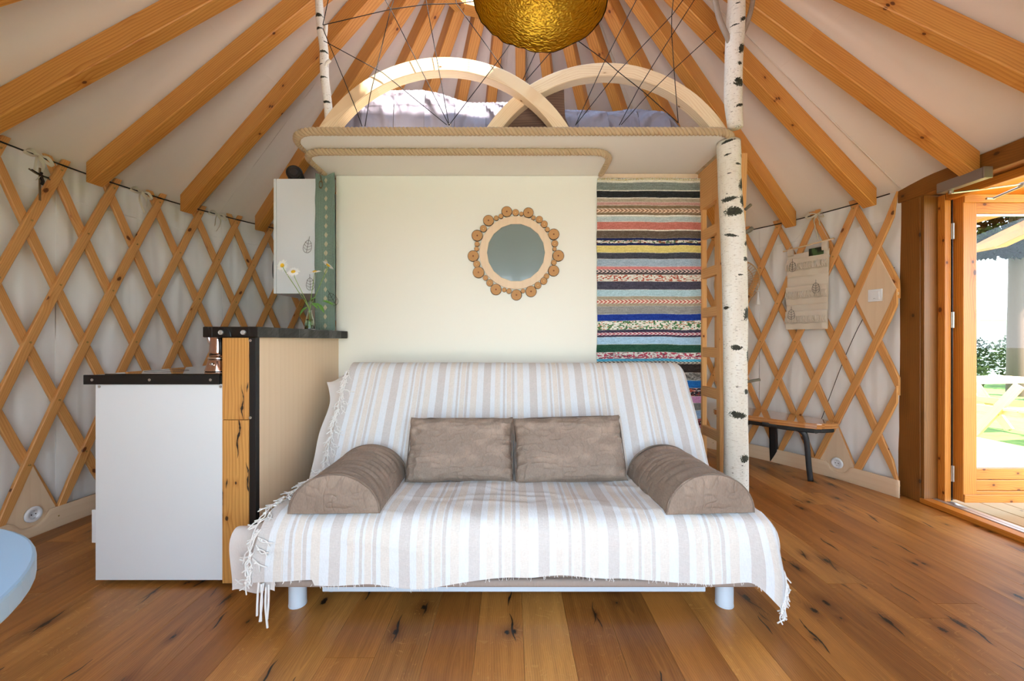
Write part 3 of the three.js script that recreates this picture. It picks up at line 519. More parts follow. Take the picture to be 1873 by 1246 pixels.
// profile of the draped cloth: [z, y] from behind the back, over it, along the seat, down the front
const PROF = new THREE.CatmullRomCurve3([[-2.40, 0.60], [-2.385, 0.76], [-2.35, 0.865], [-2.305, 0.91], [-2.25, 0.89], [-2.17, 0.775], [-2.06, 0.61], [-1.97, 0.465], [-1.93, 0.412], [-1.87, 0.392], [-1.75, 0.388], [-1.62, 0.39], [-1.53, 0.39], [-1.475, 0.372], [-1.452, 0.325], [-1.447, 0.25], [-1.445, 0.18], [-1.444, 0.13]].map(([z, y]) => new THREE.Vector3(0, y, z)), false, 'centripetal');
const PT = PROF.getSpacedPoints(400), PL = PROF.getLength();
function prof(t) { const k = clamp(t) * 400, i = Math.min(399, Math.floor(k)), p = PT[i].clone().lerp(PT[i + 1], k - i), d = PT[Math.min(400, i + 2)].clone().sub(PT[Math.max(0, i - 2)]).normalize(); return [p, new THREE.Vector3(0, -d.z, d.y)]; } // point, direction into the sofa
const TF = 0.86; // where the front drop starts
function drape(w, t, edge, lift, hemAt, flare) { // w = distance across from the middle
  const [p, n] = prof(t), a = Math.abs(w), s = Math.sign(w), r = 0.05;
  let x = w, dep = 0;
  if (a > edge) { const q = a - edge; if (q < r * PI / 2) { x = s * (edge + r * Math.sin(q / r)); dep = r - r * Math.cos(q / r); } else { x = s * (edge + r + flare * (q - r * PI / 2)); dep = r + (q - r * PI / 2); } }
  const fr = sstep(TF - 0.04, 1, t), seat = sstep(0.4, 0.62, t), wr = lift + 0.009 * (fbm(w * 7, t * 9, 71) - 0.5) * (1 + seat) + 0.006 * seat * (1 - fr) * Math.pow(1 - Math.abs(2 * noise(w * 3 + t * 8, t * 26 - w * 2, 77) - 1), 4) + 0.008 * fr * (noise(w * 11, t * 2, 73) - 0.5);
  // over the side the cloth falls under its own weight
  const down = new THREE.Vector3(0, -1, 0), dir = n.clone().lerp(down, dep > 0 ? lerp(0.9, 0.12, sstep(0.1, 0.5, fr)) : 0).normalize();
  p.addScaledVector(dir, dep); p.addScaledVector(n, -wr);
  if (t > TF) p.y += (t - TF) / (1 - TF) * hemAt(w);
  x += s * 0.035 * sstep(0, 0.9, fr) * sstep(edge - 0.14, edge + 0.04, a);
  if (dep > 0) x += s * 0.012 * (noise(t * 26, a * 3, 75) - 0.5) * sstep(0, 0.1, dep);
  return [x, Math.max(p.y, 0.012 + 0.004 * n1(w * 9)), p.z];
}
const stripeT = tex(1024, 256, (u, v, i, j) => { // one repeat of the woven stripes = 0.25 m
  const k = u * 315, W = [220, 223, 226], Cc = [218, 211, 203], T = [204, 198, 194];
  const B = [[0, 50, T], [80, 110, Cc], [112, 116, Cc], [135, 149, T], [160, 190, Cc], [195, 212, T], [232, 272, Cc]];
  let c = W; for (const b of B) if (k >= b[0] && k < b[1]) c = b[2];
  const th = (noise(u * 500, v * 24, 5, 500, 24) - 0.5) * 12 + (noise(u * 40, v * 256, 6, 40, 256) - 0.5) * 14 * (c === W ? 0.5 : 1);
  return [c[0] + th, c[1] + th, c[2] + th];
});
const weave = grey(256, 256, (u, v, i, j) => 0.5 + 0.25 * ((i + j) % 2) + 0.5 * (noise(u * 256, v * 40, 3, 256, 40) - 0.5));
weave.repeat.set(1, 1);
const tasselMat = std({ color: new THREE.Color(0.80, 0.78, 0.75), roughness: 0.9 });
{
  const hem = (w) => 0.028 * Math.sin(w * 3.1 + 2.2) + 0.02 * (noise(w * 6, 2, 81) - 0.5) - 0.03 * Math.exp(-Math.pow((w + 0.36) / 0.2, 2)) + 0.05 + 0.025 * sstep(0, 0.4, w) - 0.02 * Math.exp(-Math.pow((w + 0.36) / 0.25, 2)) + (w < -0.72 ? 0.02 : 0) - 0.13 * sstep(0.84, 0.98, w);
  const b = thing('striped_throw', 'white and taupe striped fringed throw covering the sofa', 'blanket', [0, 0, 0]);
  const w0 = -0.912, w1 = 1.1, g = sheet(210, 150, (u, v) => drape(lerp(w0, w1, u), v, 0.925, 0.012, hem, 0.04), 0);
  const uv = g.attributes.uv; for (let i = 0; i < uv.count; i++) { const u = uv.getX(i), v = uv.getY(i); uv.setXY(i, lerp(w0, w1, u) / 0.252 + 0.62, v * PL / 0.25); }
  part('cloth', g, phys({ map: stripeT, roughness: 0.9, bumpMap: weave, bumpScale: 0.0012, side: THREE.DoubleSide, sheen: 0.2, sheenRoughness: 0.6 }), b);
  // fringe: knotted tassels along both short edges
  seed = 91;
  const tg = [0, 1, 2, 3].map(() => merge([0, 1].map((k) => tube([[0, 0, 0], [rr(-0.006, 0.006), 0.004, 0.016], [rr(-0.01, 0.01), 0.003, 0.03 + rr(0, 0.01)], [rr(-0.018, 0.018), 0.001, 0.05 + rr(0, 0.012)]], 0.0026, 8, 5)).concat([new THREE.SphereGeometry(0.0052, 7, 5).translate(rr(-0.003, 0.003), 0.004, 0.018)])));
  const put = (t, w, ang, k) => { const p = v3(drape(w, t, 0.925, 0.014, hem, 0.04)), q = v3(drape(w, Math.min(1, t + 0.006), 0.925, 0.014, hem, 0.04)), n = prof(t)[1].clone().multiplyScalar(-1); const m = part('tassel', tg[k % 4], tasselMat, b); m.position.copy(p); const along = q.sub(p).normalize(), side = new THREE.Vector3().crossVectors(n, along).normalize(); const dir = along.multiplyScalar(Math.cos(ang)).addScaledVector(side, Math.sin(ang)).normalize(); m.quaternion.setFromRotationMatrix(new THREE.Matrix4().makeBasis(new THREE.Vector3().crossVectors(n, dir).normalize(), n, dir)); };
  for (let k = 0; k < 44; k++) { const t = lerp(0.25, 0.985, k / 43); put(t, w0 + 0.004, (rnd() < 0.45 ? 1 : -1) * rr(0.1, 1.3) , k); put(t, w0 - 0.006, rr(-0.3, 0.3), k + 1); }
  for (let k = 0; k < 12; k++) put(lerp(0.93, 0.998, k / 11), 1.0 - k * 0.006, rr(-0.25, 0.15), k);
  // long loose strands at the front left corner
  for (let k = 0; k < 5; k++) { const x = -0.915 + k * 0.009, y = rr(0.16, 0.2); part('tassel', tube([[x, y, -1.438], [x + rr(-0.006, 0.01), y - 0.06, -1.43], [x + rr(-0.006, 0.016), y - 0.11 - rr(0, 0.03), -1.425]], 0.0042, 10, 6), tasselMat, b); }
  // ragged threads along the front hem
  seed = 95; const th = []; for (let k = 0; k < 150; k++) { const w = rr(-0.92, 0.9), p = drape(w, 1, 0.925, 0.012, hem, 0.04); th.push(rod([p[0], p[1] + 0.004, p[2]], [p[0] + rr(-0.006, 0.006), p[1] - rr(0.003, 0.012), p[2] + rr(-0.002, 0.003)], 0.0008, 4)); }
  part('hem_threads', merge(th), tasselMat, b).userData.kind = 'stuff';
}
{ // plain cream throw peeping out at the left, under the striped one
  const hem = (w) => 0.012 + 0.04 * noise(w * 16, 1, 85) - 0.03;
  const plain = (u, v) => {
    const t = lerp(0.2, 1, v), [p, n] = prof(t), w = lerp(-0.86, -1.02, u), ex = sstep(0.86, 1.0, -w), front = sstep(TF - 0.1, TF + 0.03, t), back = 1 - sstep(0.42, 0.56, t);
    const x = w - ex * (0.03 * front + 0.02 * (noise(t * 12, 3, 87) - 0.5)) - ex * 0.05 * back * (1 - sstep(0.2, 0.32, t));
    p.addScaledVector(n, -0.004 + ex * 0.05 * (1 - front)); p.y -= ex * 0.055 * (1 - front * 0.6); if (front > 0) { p.z += 0.03 * ex * front * Math.sin(t * 30) * 0.3 - ex * front * 0.05; p.y += (t - TF) / (1 - TF) * (t > TF ? hem(w) : 0); }
    return [x + 0.008 * (noise(u * 6, t * 7, 88) - 0.5), p.y, p.z];
  };
  const g = sheet(30, 110, plain, 0); const uv = g.attributes.uv; for (let i = 0; i < uv.count; i++) uv.setXY(i, uv.getX(i) * 0.7, uv.getY(i) * 6);
  solo('cream_throw', g, phys({ color: new THREE.Color(0.70, 0.645, 0.61), roughness: 0.9, bumpMap: weave, bumpScale: 0.0012, side: THREE.DoubleSide }), 'plain beige throw hanging out at the left end of the sofa', 'blanket');
}
// ---------- velvet cushions ----------
const velvetT = tex(512, 512, (u, v) => { const a = fbm(u * 7, v * 7, 31, 3), b = noise(u * 3 + 2 * a, v * 9, 33), m = 0.92 + 0.2 * sstep(0.35, 0.75, a) * b + 0.1 * (noise(u * 200, v * 60, 35) - 0.5); return [134 * m + 13, 115 * m + 13, 101 * m + 12]; });
const creases = grey(512, 512, (u, v) => { const w = u + 0.12 * fbm(u * 4, v * 4, 5), q = v + 0.12 * fbm(u * 4 + 9, v * 4, 6); return 0.6 * Math.pow(1 - Math.abs(2 * noise(w * 9, q * 14, 7) - 1), 3) + 0.4 * Math.pow(1 - Math.abs(2 * noise(w * 22, q * 6, 8) - 1), 4); });
const velvet = phys({ map: velvetT, bumpMap: creases, bumpScale: 0.0045, roughness: 0.75, sheen: 0.6, sheenRoughness: 0.4, sheenColor: new THREE.Color(0.65, 0.52, 0.45) });
function cushion(w, h, t, s) {
  const f = (sg) => (u, v) => {
    const a = u * 2 - 1, b = v * 2 - 1, e = Math.pow(Math.max(0, (1 - a ** 6) * (1 - b ** 6)), 0.42), pin = 1 - 0.035 * (1 - b * b) * a * a - 0.0;
    const rim = Math.exp(-Math.pow((1 - Math.max(Math.abs(a), Math.abs(b))) / 0.22, 2));
    const wr = 0.03 * rim * (noise(a * 9 + b * 3, b * 9 - a * 4, s) - 0.5) + 0.006 * (fbm(a * 3, b * 5, s + 2) - 0.5) + 0.010 * Math.exp(-Math.pow((b - 0.72 - 0.06 * Math.sin(a * 4 + s)) / 0.06, 2)) * (1 - Math.abs(a)) ;
    return [sg * a * w / 2 * pin + 0.006 * (noise(b * 6, a, s + 4) - 0.5) * Math.abs(a), b * h / 2 * (1 - 0.03 * (1 - a * a)) + 0.01 * (noise(a * 5, sg, s + 6) - 0.5) * Math.abs(b), sg * (e * t / 2 + wr * e)];
  };
  const g = merge([sheet(70, 46, f(1)), sheet(70, 46, f(-1))]); return g;
}
{
  const L = [['velvet_cushion', 'taupe velvet back cushion left of centre on the sofa', -0.245, 0.532, -1.895, 0.5, 0.30, 0.02, 0.005, 3], ['velvet_cushion', 'taupe velvet back cushion right of centre on the sofa', 0.27, 0.536, -1.895, 0.52, 0.305, -0.03, 0.022, 9]];
  for (const [n, l, x, y, z, w, h, ry, rz, s] of L) {
    const c = thing(n, l, 'cushion', [x, y, z], 0, 'velvet back cushions'); c.rotation.set(-0.42, ry, rz);
    part('cover', cushion(w, h, 0.13, s), velvet, c);
    const seam = []; for (let k = 0; k < 60; k++) { const a = k / 60 * 2 * PI, e = 2 / 9, q = (v) => Math.sign(v) * Math.pow(Math.abs(v), e); seam.push([q(Math.cos(a)) * w / 2 * 0.985, q(Math.sin(a)) * h / 2 * 0.985, 0]); }
    part('seam', tube(seam, 0.003, 180, 5, true), velvet, c);
  }
  const bol = (len, w, h, s) => { // half-round bolster lying along z, flat side down
    const n = 44, pr = (t) => { const a = t * PI; return t <= 1 ? [w / 2 * Math.cos(a), h * Math.sin(a)] : [lerp(-w / 2, w / 2, t - 1), 0]; };
    const ring = (k, sc, z, wob) => (j) => { const t = j / n * 2, [x, y] = pr(Math.min(2, t)); const dx = t < 1 ? wob * (noise(t * 3, k * 9, s) - 0.5) : 0; return [x * sc * (1 + dx), 0.006 + (y * (1 + dx)) * sc + (1 - sc) * h * 0.35, z]; };
    return sheet(n, 52, (u, v) => {
      const zz = v < 0.12 ? [0, v / 0.12] : v > 0.88 ? [1, (1 - v) / 0.12] : [lerp(0, 1, (v - 0.12) / 0.76), 1];
      const sc = Math.pow(Math.sin(zz[1] * PI / 2), 0.8), bulge = (1 - sc) * 0.016, z = lerp(0, -len, zz[0]) + (zz[0] === 0 ? bulge : zz[0] === 1 ? -bulge : 0);
      const p = ring(zz[0], Math.max(0.001, sc), z, 0.03)(u * n); const wr = 0.004 * Math.sin(zz[0] * 60 + 8 * noise(u * 4, zz[0] * 3, s)) * (u < 0.5 ? Math.sin(u * 2 * PI) : 0) * (zz[1] === 1 ? 1 : 0); p[1] += wr; p[0] += wr * 0.4; return p;
    });
  };
  for (const [l, x, z, ry, s, len] of [['taupe velvet half-round bolster at the left end of the seat', -0.665, -1.485, 0.02, 5, 0.42], ['taupe velvet half-round bolster at the right end of the seat', 0.742, -1.485, 0.06, 15, 0.42]]) {
    const c = thing('velvet_bolster', l, 'bolster', [x, 0.398, z], ry, 'velvet bolsters');
    const g = bol(len, 0.335, 0.145, s); const uv = g.attributes.uv; for (let i = 0; i < uv.count; i++) { const v = uv.getY(i), P = g.attributes.position, cap = v < 0.118 || v > 0.882; cap ? uv.setXY(i, P.getX(i) * 2.4 + s * 0.1, P.getY(i) * 2.4) : uv.setXY(i, uv.getX(i) * 1.4 + s * 0.1, -P.getZ(i) * 2); } part('cover', g, velvet, c);
    for (const zz of [-0.002, -len + 0.002]) { const p = []; for (let k = 0; k <= 24; k++) { const a = k / 24 * PI; p.push([0.337 / 2 * Math.cos(a), 0.006 + 0.147 * Math.sin(a), zz]); } part('piping', tube(p, 0.0035, 60, 6), velvet, c); }
  }
}
// ---------- kitchen ----------
const screwG = merge([cyl(0.0045, 0.006, 0.003, 14).rotateX(PI / 2)]);
{
  const k = thing('kitchen_cabinet', 'white kitchen base cabinet with plain end panel beside the oak post', 'cabinet', [0, 0, 0]);
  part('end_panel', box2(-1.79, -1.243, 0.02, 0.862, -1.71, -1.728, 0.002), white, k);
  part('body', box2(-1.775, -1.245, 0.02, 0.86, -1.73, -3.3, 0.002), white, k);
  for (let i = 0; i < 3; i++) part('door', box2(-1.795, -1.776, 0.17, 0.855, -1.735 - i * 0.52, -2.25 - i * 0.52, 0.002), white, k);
  part('plinth_front', box2(-1.838, -1.796, 0.165, 0.31, -1.74, -2.2, 0.002), white, k);
  for (const x of [-1.77, -1.25]) part('screw', screwG, steel, k).position.set(x, 0.852, -1.708);
  const w = thing('worktop', 'black kitchen worktop with a screwed front edge strip', 'worktop', [0, 0, 0]);
  part('top', box2(-1.825, -1.245, 0.864, 0.9, -1.705, -3.3, 0.002), std({ color: 0x101012, roughness: 0.12 }), w);
  part('edge_strip', box2(-1.829, -1.25, 0.862, 0.903, -1.698, -1.706, 0.001), std({ color: 0x0b0b0c, roughness: 0.5 }), w);
  for (const [x, r] of [[-1.79, 0.8], [-1.545, 1], [-1.285, 1]]) part('screw', screwG, steel, w).position.set(x, 0.882, -1.697);
  const c = thing('cooktop', 'thin black glass cooktop lying on the kitchen worktop', 'cooktop', [0, 0, 0]);
  part('glass_plate', box2(-1.752, -1.26, 0.9005, 0.907, -1.712, -2.28, 0.002), phys({ color: 0x0a0a0b, roughness: 0.03, clearcoat: 1, clearcoatRoughness: 0.02 }), c);
  for (const [x, z] of [[-1.62, -1.87], [-1.38, -2.1]]) { const t = new THREE.TorusGeometry(0.08, 0.0012, 4, 48).rotateX(PI / 2).translate(x, 0.9068, z); part('burner_ring', t, std({ color: 0x55565a, roughness: 0.4 }), c); }
}
{ // bar partition: oak boards, steel strip, plywood
  const p = thing('bar_partition', 'half-height bar partition with oak boards, black strip and plywood side', 'partition', [0, 0, 0]);
  part('oak_board', box2(-1.238, -1.125, 0.712, 1.062, -1.70, -1.73, 0.002, 1, [0.3, 1.1]), M.oak, p); part('oak_board', box2(-1.238, -1.125, 0.012, 0.710, -1.70, -1.73, 0.002, 1, [0.3, 1.1]), M.oak, p);
  part('steel_strip', box2(-1.124, -1.097, 0.0, 1.062, -1.704, -1.73, 0.001), std({ color: 0x0c0c0d, roughness: 0.5 }), p);
  part('core', box2(-1.235, -1.117, 0.01, 1.064, -1.73, -2.515, 0), M.ply, p);
  part('plywood_side', box2(-1.116, -1.097, 0.0, 1.064, -1.731, -2.519, 0.001), M.ply, p);
  for (const y of [1.05, 0.72]) part('screw', screwG, steel, p).position.set(-1.118, y, -1.702);
  const s = thing('slate_bar_top', 'rough-edged black slate slab topping the bar partition', 'bar top', [0, 0, 0]);
  const out = []; seed = 44; const edge = (x0, z0, x1, z1, n, amp) => { for (let i = 0; i < n; i++) out.push([lerp(x0, x1, i / n) + amp * (rnd() - 0.5), lerp(z0, z1, i / n) + amp * (rnd() - 0.5)]); };
  edge(-1.312, -1.69, -1.1, -1.69, 4, 0); edge(-1.085, -1.69, -1.05, -2.5, 16, 0.008); edge(-1.035, -2.505, -1.31, -2.51, 3, 0.003); edge(-1.312, -2.5, -1.312, -1.7, 2, 0);
  const g = poly(out, 0.04, 0.003); g.rotateX(PI / 2); g.translate(0, 1.106, 0);
  const sb = grey(512, 512, (u, v) => fbm(u * 14 + v * 4, v * 5, 61, 4));
  part('slab', metric(g, 2, 0.5, 0.5), std({ color: 0x15161a, roughness: 0.32, bumpMap: sb, bumpScale: 0.008, map: tex(512, 512, (u, v) => { const q = noise(u * 9 + 3 * noise(u * 4, v * 4, 63), v * 3, 64), z = 130 + 125 * sstep(0.72, 0.95, q); return [z, z * 0.97, z * 0.94]; }) }), s);
  for (const x of [-1.235, -1.14]) part('bolt_cap', merge([cyl(0.0105, 0.009, 0.006, 24).rotateX(PI / 2), new THREE.TorusGeometry(0.008, 0.002, 6, 20).translate(0, 0, 0.003)]), alu, s).position.set(x, 1.084, -1.688);
}
{ // moka pot
  const m = thing('moka_pot', 'shiny copper-toned stovetop coffee maker half hidden by the oak post', 'coffee maker', [-1.365, 0.9075, -1.86]);
  const cop = std({ color: new THREE.Color(0.62, 0.44, 0.37), metalness: 1, roughness: 0.1 }), chr = std({ color: 0xe6e6e8, metalness: 1, roughness: 0.08 });
  const lat = (pts, n = 48) => new THREE.LatheGeometry(pts.map((p) => new THREE.Vector2(...p)), n);
  part('boiler', lat([[0, 0], [0.056, 0], [0.058, 0.003], [0.045, 0.05], [0.043, 0.056], [0, 0.056]]), cop, m); part('collar', lat([[0.043, 0.056], [0.046, 0.058], [0.046, 0.064], [0.041, 0.066], [0, 0.066]]), chr, m);
  part('jug', lat([[0, 0.065], [0.04, 0.066], [0.041, 0.09], [0.037, 0.155], [0.036, 0.158], [0, 0.158]]), cop, m);
  part('lid', lat([[0.038, 0.158], [0.039, 0.162], [0.02, 0.172], [0, 0.174]]), chr, m); part('knob', new THREE.SphereGeometry(0.009, 16, 10).translate(0, 0.183, 0), black, m);
  part('spout', tube([[-0.03, 0.12, 0], [-0.045, 0.14, 0], [-0.05, 0.157, 0]], 0.011, 10, 10), chr, m);
  part('handle', tube([[0.02, 0.155, 0.034], [0.035, 0.16, 0.05], [0.046, 0.14, 0.058], [0.047, 0.1, 0.058], [0.044, 0.08, 0.055]], 0.008, 24, 10), black, m);
  part('valve', merge([cyl(0.008, 0.007, 0.012, 6).rotateX(PI / 2).translate(0.004, 0.036, 0.052), cyl(0.004, 0.004, 0.012, 10).rotateX(PI / 2).translate(0.004, 0.036, 0.06)]), chr, m);
}
{ // wall cabinet and speaker
  const c = thing('wall_cabinet', 'white kitchen wall cabinet beside the green crochet hanging', 'cabinet', [0, 0, 0]);
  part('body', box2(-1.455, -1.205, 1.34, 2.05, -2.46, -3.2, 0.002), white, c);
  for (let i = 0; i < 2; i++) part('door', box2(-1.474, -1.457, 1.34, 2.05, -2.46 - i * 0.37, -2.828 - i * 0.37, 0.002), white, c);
  part('handle', tube([[-1.474, 1.43, -2.5], [-1.492, 1.435, -2.5], [-1.492, 1.555, -2.5], [-1.474, 1.56, -2.5]], 0.005, 24, 8), std({ color: 0x3a3a3c, roughness: 0.4 }), c);
  const s = thing('portable_speaker', 'black cylindrical portable speaker lying on the wall cabinet', 'speaker', [-1.39, 2.105, -2.56], 0.35);
  part('body', new THREE.CapsuleGeometry(0.047, 0.09, 10, 32).rotateX(PI / 2).translate(0, 0, -0.02), std({ color: 0x111113, roughness: 0.8, bumpMap: clothBump, bumpScale: 0.001 }), s);
  part('end_ring', new THREE.TorusGeometry(0.04, 0.008, 10, 40).translate(0, 0, 0.058), std({ color: 0x0a0a0a, roughness: 0.35 }), s); part('radiator', cyl(0.034, 0.034, 0.01, 36).rotateX(PI / 2).translate(0, 0, 0.062), std({ color: 0x1d1e20, roughness: 0.4 }), s); part('radiator_badge', cyl(0.022, 0.02, 0.006, 30).rotateX(PI / 2).translate(0, 0, 0.069), std({ color: 0x26272a, roughness: 0.35 }), s);
  part('foot', bx(0.05, 0.012, 0.1, 0, -0.049, -0.02, 0.004), black, s);
}
// ---------- things on and round the wall ----------
function wireLeaf(r = 0.0009) { // 40 mm outline leaf, stem up
  const o = [], n = 20; for (let i = 0; i <= n; i++) { const t = i / n, a = t * 2 * PI; o.push([0.019 * Math.sin(a) * (1 - 0.25 * Math.cos(a)), 0.03 * Math.cos(a) - 0.03, 0]); }
  const g = [tube(o, r, 40, 5), rod([0, 0.018, 0], [0, -0.058, 0], r, 5)];
  for (const y of [-0.012, -0.026, -0.04]) for (const s of [-1, 1]) g.push(tube([[0, y - 0.006, 0], [s * 0.009, y - 0.003, 0], [s * 0.016, y + 0.003, 0]], r * 0.8, 5, 4));
  return merge(g);
}
const leafG = wireLeaf(), wireMat = std({ color: 0x241c18, roughness: 0.6, metalness: 0.3 });
{
  const gt = tex(256, 1024, (u, v) => {
    const gx = Math.abs(Math.sin(u * PI * 14)), gy = Math.abs(Math.sin(v * PI * 100)), hole = (1 - sstep(0.1, 0.4, gx)) * (1 - sstep(0.2, 0.6, gy)); let c = mix3([142, 162, 148], [106, 128, 116], 0.5 * gy + 0.3 * noise(u * 50, v * 200, 3));
    c = mix3(c, [52, 74, 62], hole); const dv = (v * 17) % 1 - 0.5, du = (u - 0.52) * 4.6; if (Math.abs(du) + Math.abs(dv) * 1.25 < 0.42) c = mix3(c, [205, 190, 160], 0.85); return c;
  }, true, false);
  const gbm = grey(256, 1024, (u, v) => Math.abs(Math.sin(u * PI * 14)) * 0.6 + 0.4 * Math.abs(Math.sin(v * PI * 100)), false);
  const g = sheet(16, 90, (u, v) => [-1.205 + u * 0.119 + 0.004 * (noise(v * 12, u > 0.5 ? 1 : 9, 3) - 0.5), 1.112 + v * (0.95 + 0.018 * Math.pow(Math.abs(u - 0.5) * 2, 1.5)), -2.438 - 0.004 * v + 0.006 * Math.sin(u * 5 + v * 3)], 0.004);
  const h = thing('crochet_hanging', 'long green crocheted strip hanging beside the white wall cabinet', 'wall hanging', [0, 0, 0]);
  part('cloth', g, std({ map: gt, bumpMap: gbm, bumpScale: 0.003, roughness: 0.95 }), h);
  part('cord', merge([tube([[-1.18, 2.085, -2.44], [-1.165, 2.04, -2.428], [-1.155, 2.01, -2.426]], 0.003, 10, 5), new THREE.TorusGeometry(0.014, 0.003, 6, 16).scale(0.7, 1.5, 1).translate(-1.165, 2.0, -2.425)]), std({ color: 0x6a5a3e, roughness: 0.9 }), h);
  for (const [l, x, y, z, rz, s] of [['wire leaf ornament on the upper left edge of the green hanging', -1.235, 1.66, -2.42, -0.2, 1.3], ['wire leaf ornament low on the left edge of the green hanging', -1.226, 1.43, -2.415, 0.05, 1.25], ['wire leaf ornament sticking out right of the green hanging', -1.105, 1.335, -2.41, 0.5, 1.35]]) {
    const m = solo('wire_leaf', leafG, wireMat, l, 'ornament', 'wire leaves on the green hanging'); m.position.set(x, y, z); m.rotation.z = rz; m.scale.setScalar(s);
  }
}
{ // round window framed with wood slices
  const w = thing('round_window', 'round frosted porthole window framed by plywood ring and wood slices', 'window', [0.025, 1.605, -2.519]);
  const ring = new THREE.Shape().absarc(0, 0, 0.229, 0, 2 * PI), hole = new THREE.Path(); for (let i = 0; i < 18; i++) { const a = -i / 18 * 2 * PI; hole[i ? 'lineTo' : 'moveTo'](0.184 * Math.cos(a), 0.184 * Math.sin(a)); } hole.closePath(); ring.holes.push(hole);
  part('ring_frame', metric(new THREE.ExtrudeGeometry(ring, { depth: 0.008, bevelEnabled: true, bevelSize: 0.0015, bevelThickness: 0.0015, bevelSegments: 1, curveSegments: 60 }), 1, 0.6, 0.9), M.ply, w);
  part('pane', cyl(0.185, 0.185, 0.003, 64).rotateX(PI / 2).translate(0, 0, 0.003), phys({ color: new THREE.Color(0.20, 0.25, 0.235), roughness: 0.2, clearcoat: 0.4, clearcoatRoughness: 0.02 }), w, 'grey-green frosted pane');
  const P = [[-0.058, 0.257, 0.0335], [-0.002, 0.251, 0.0212], [0.034, 0.243, 0.0132], [0.078, 0.25, 0.0326], [0.11, 0.218, 0.0141], [0.147, 0.207, 0.0221], [0.178, 0.178, 0.0221], [0.198, 0.145, 0.015], [0.238, 0.114, 0.0353], [0.245, 0.056, 0.0212], [0.243, 0.022, 0.0132], [0.267, -0.021, 0.0362], [0.239, -0.064, 0.0176], [0.237, -0.116, 0.0353], [0.193, -0.15, 0.0176], [0.175, -0.181, 0.0221], [0.138, -0.208, 0.0221], [0.095, -0.246, 0.0353], [0.044, -0.243, 0.0141], [0.003, -0.268, 0.0344], [-0.044, -0.244, 0.0168], [-0.074, -0.236, 0.0141], [-0.126, -0.234, 0.0353], [-0.165, -0.192, 0.0221], [-0.192, -0.16, 0.0168], [-0.236, -0.126, 0.0362], [-0.247, -0.073, 0.0221], [-0.269, -0.023, 0.0353], [-0.248, 0.022, 0.015], [-0.245, 0.053, 0.0159], [-0.244, 0.106, 0.0353], [-0.205, 0.15, 0.0221], [-0.173, 0.201, 0.0344], [-0.124, 0.216, 0.0159], [-0.095, 0.228, 0.015]];
  const sl = (s, heart) => tex(128, 128, (u, v) => { const x = u * 2 - 1, y = v * 2 - 1, r = Math.hypot(x, y) + 0.08 * (noise(x * 3 + 5, y * 3 + 5, s) - 0.5); let c = mix3([206, 160, 104], [178, 122, 70], 0.5 + 0.5 * Math.sin(r * 42)); c = mix3(c, heart, 1 - sstep(0.12, 0.2, r)); return mix3(c, [78, 56, 38], sstep(0.88, 0.95, r)); }, true, false);
  const big = std({ map: sl(3, [120, 70, 40]), roughness: 0.7 }), small = std({ map: sl(5, [224, 190, 130]), roughness: 0.7 }), rim = std({ color: 0x4e3a28, roughness: 0.9 });
  seed = 12;
  for (const [x, y, r] of P) {
    const g = new THREE.CylinderGeometry(r, r, 0.012, 22, 1), m = part('wood_slice', g, [rim, r > 0.03 ? big : small, rim], w); m.rotation.set(PI / 2, rnd() * 6, 0); m.position.set(x, y, 0.007 + rnd() * 0.003);
  }
}
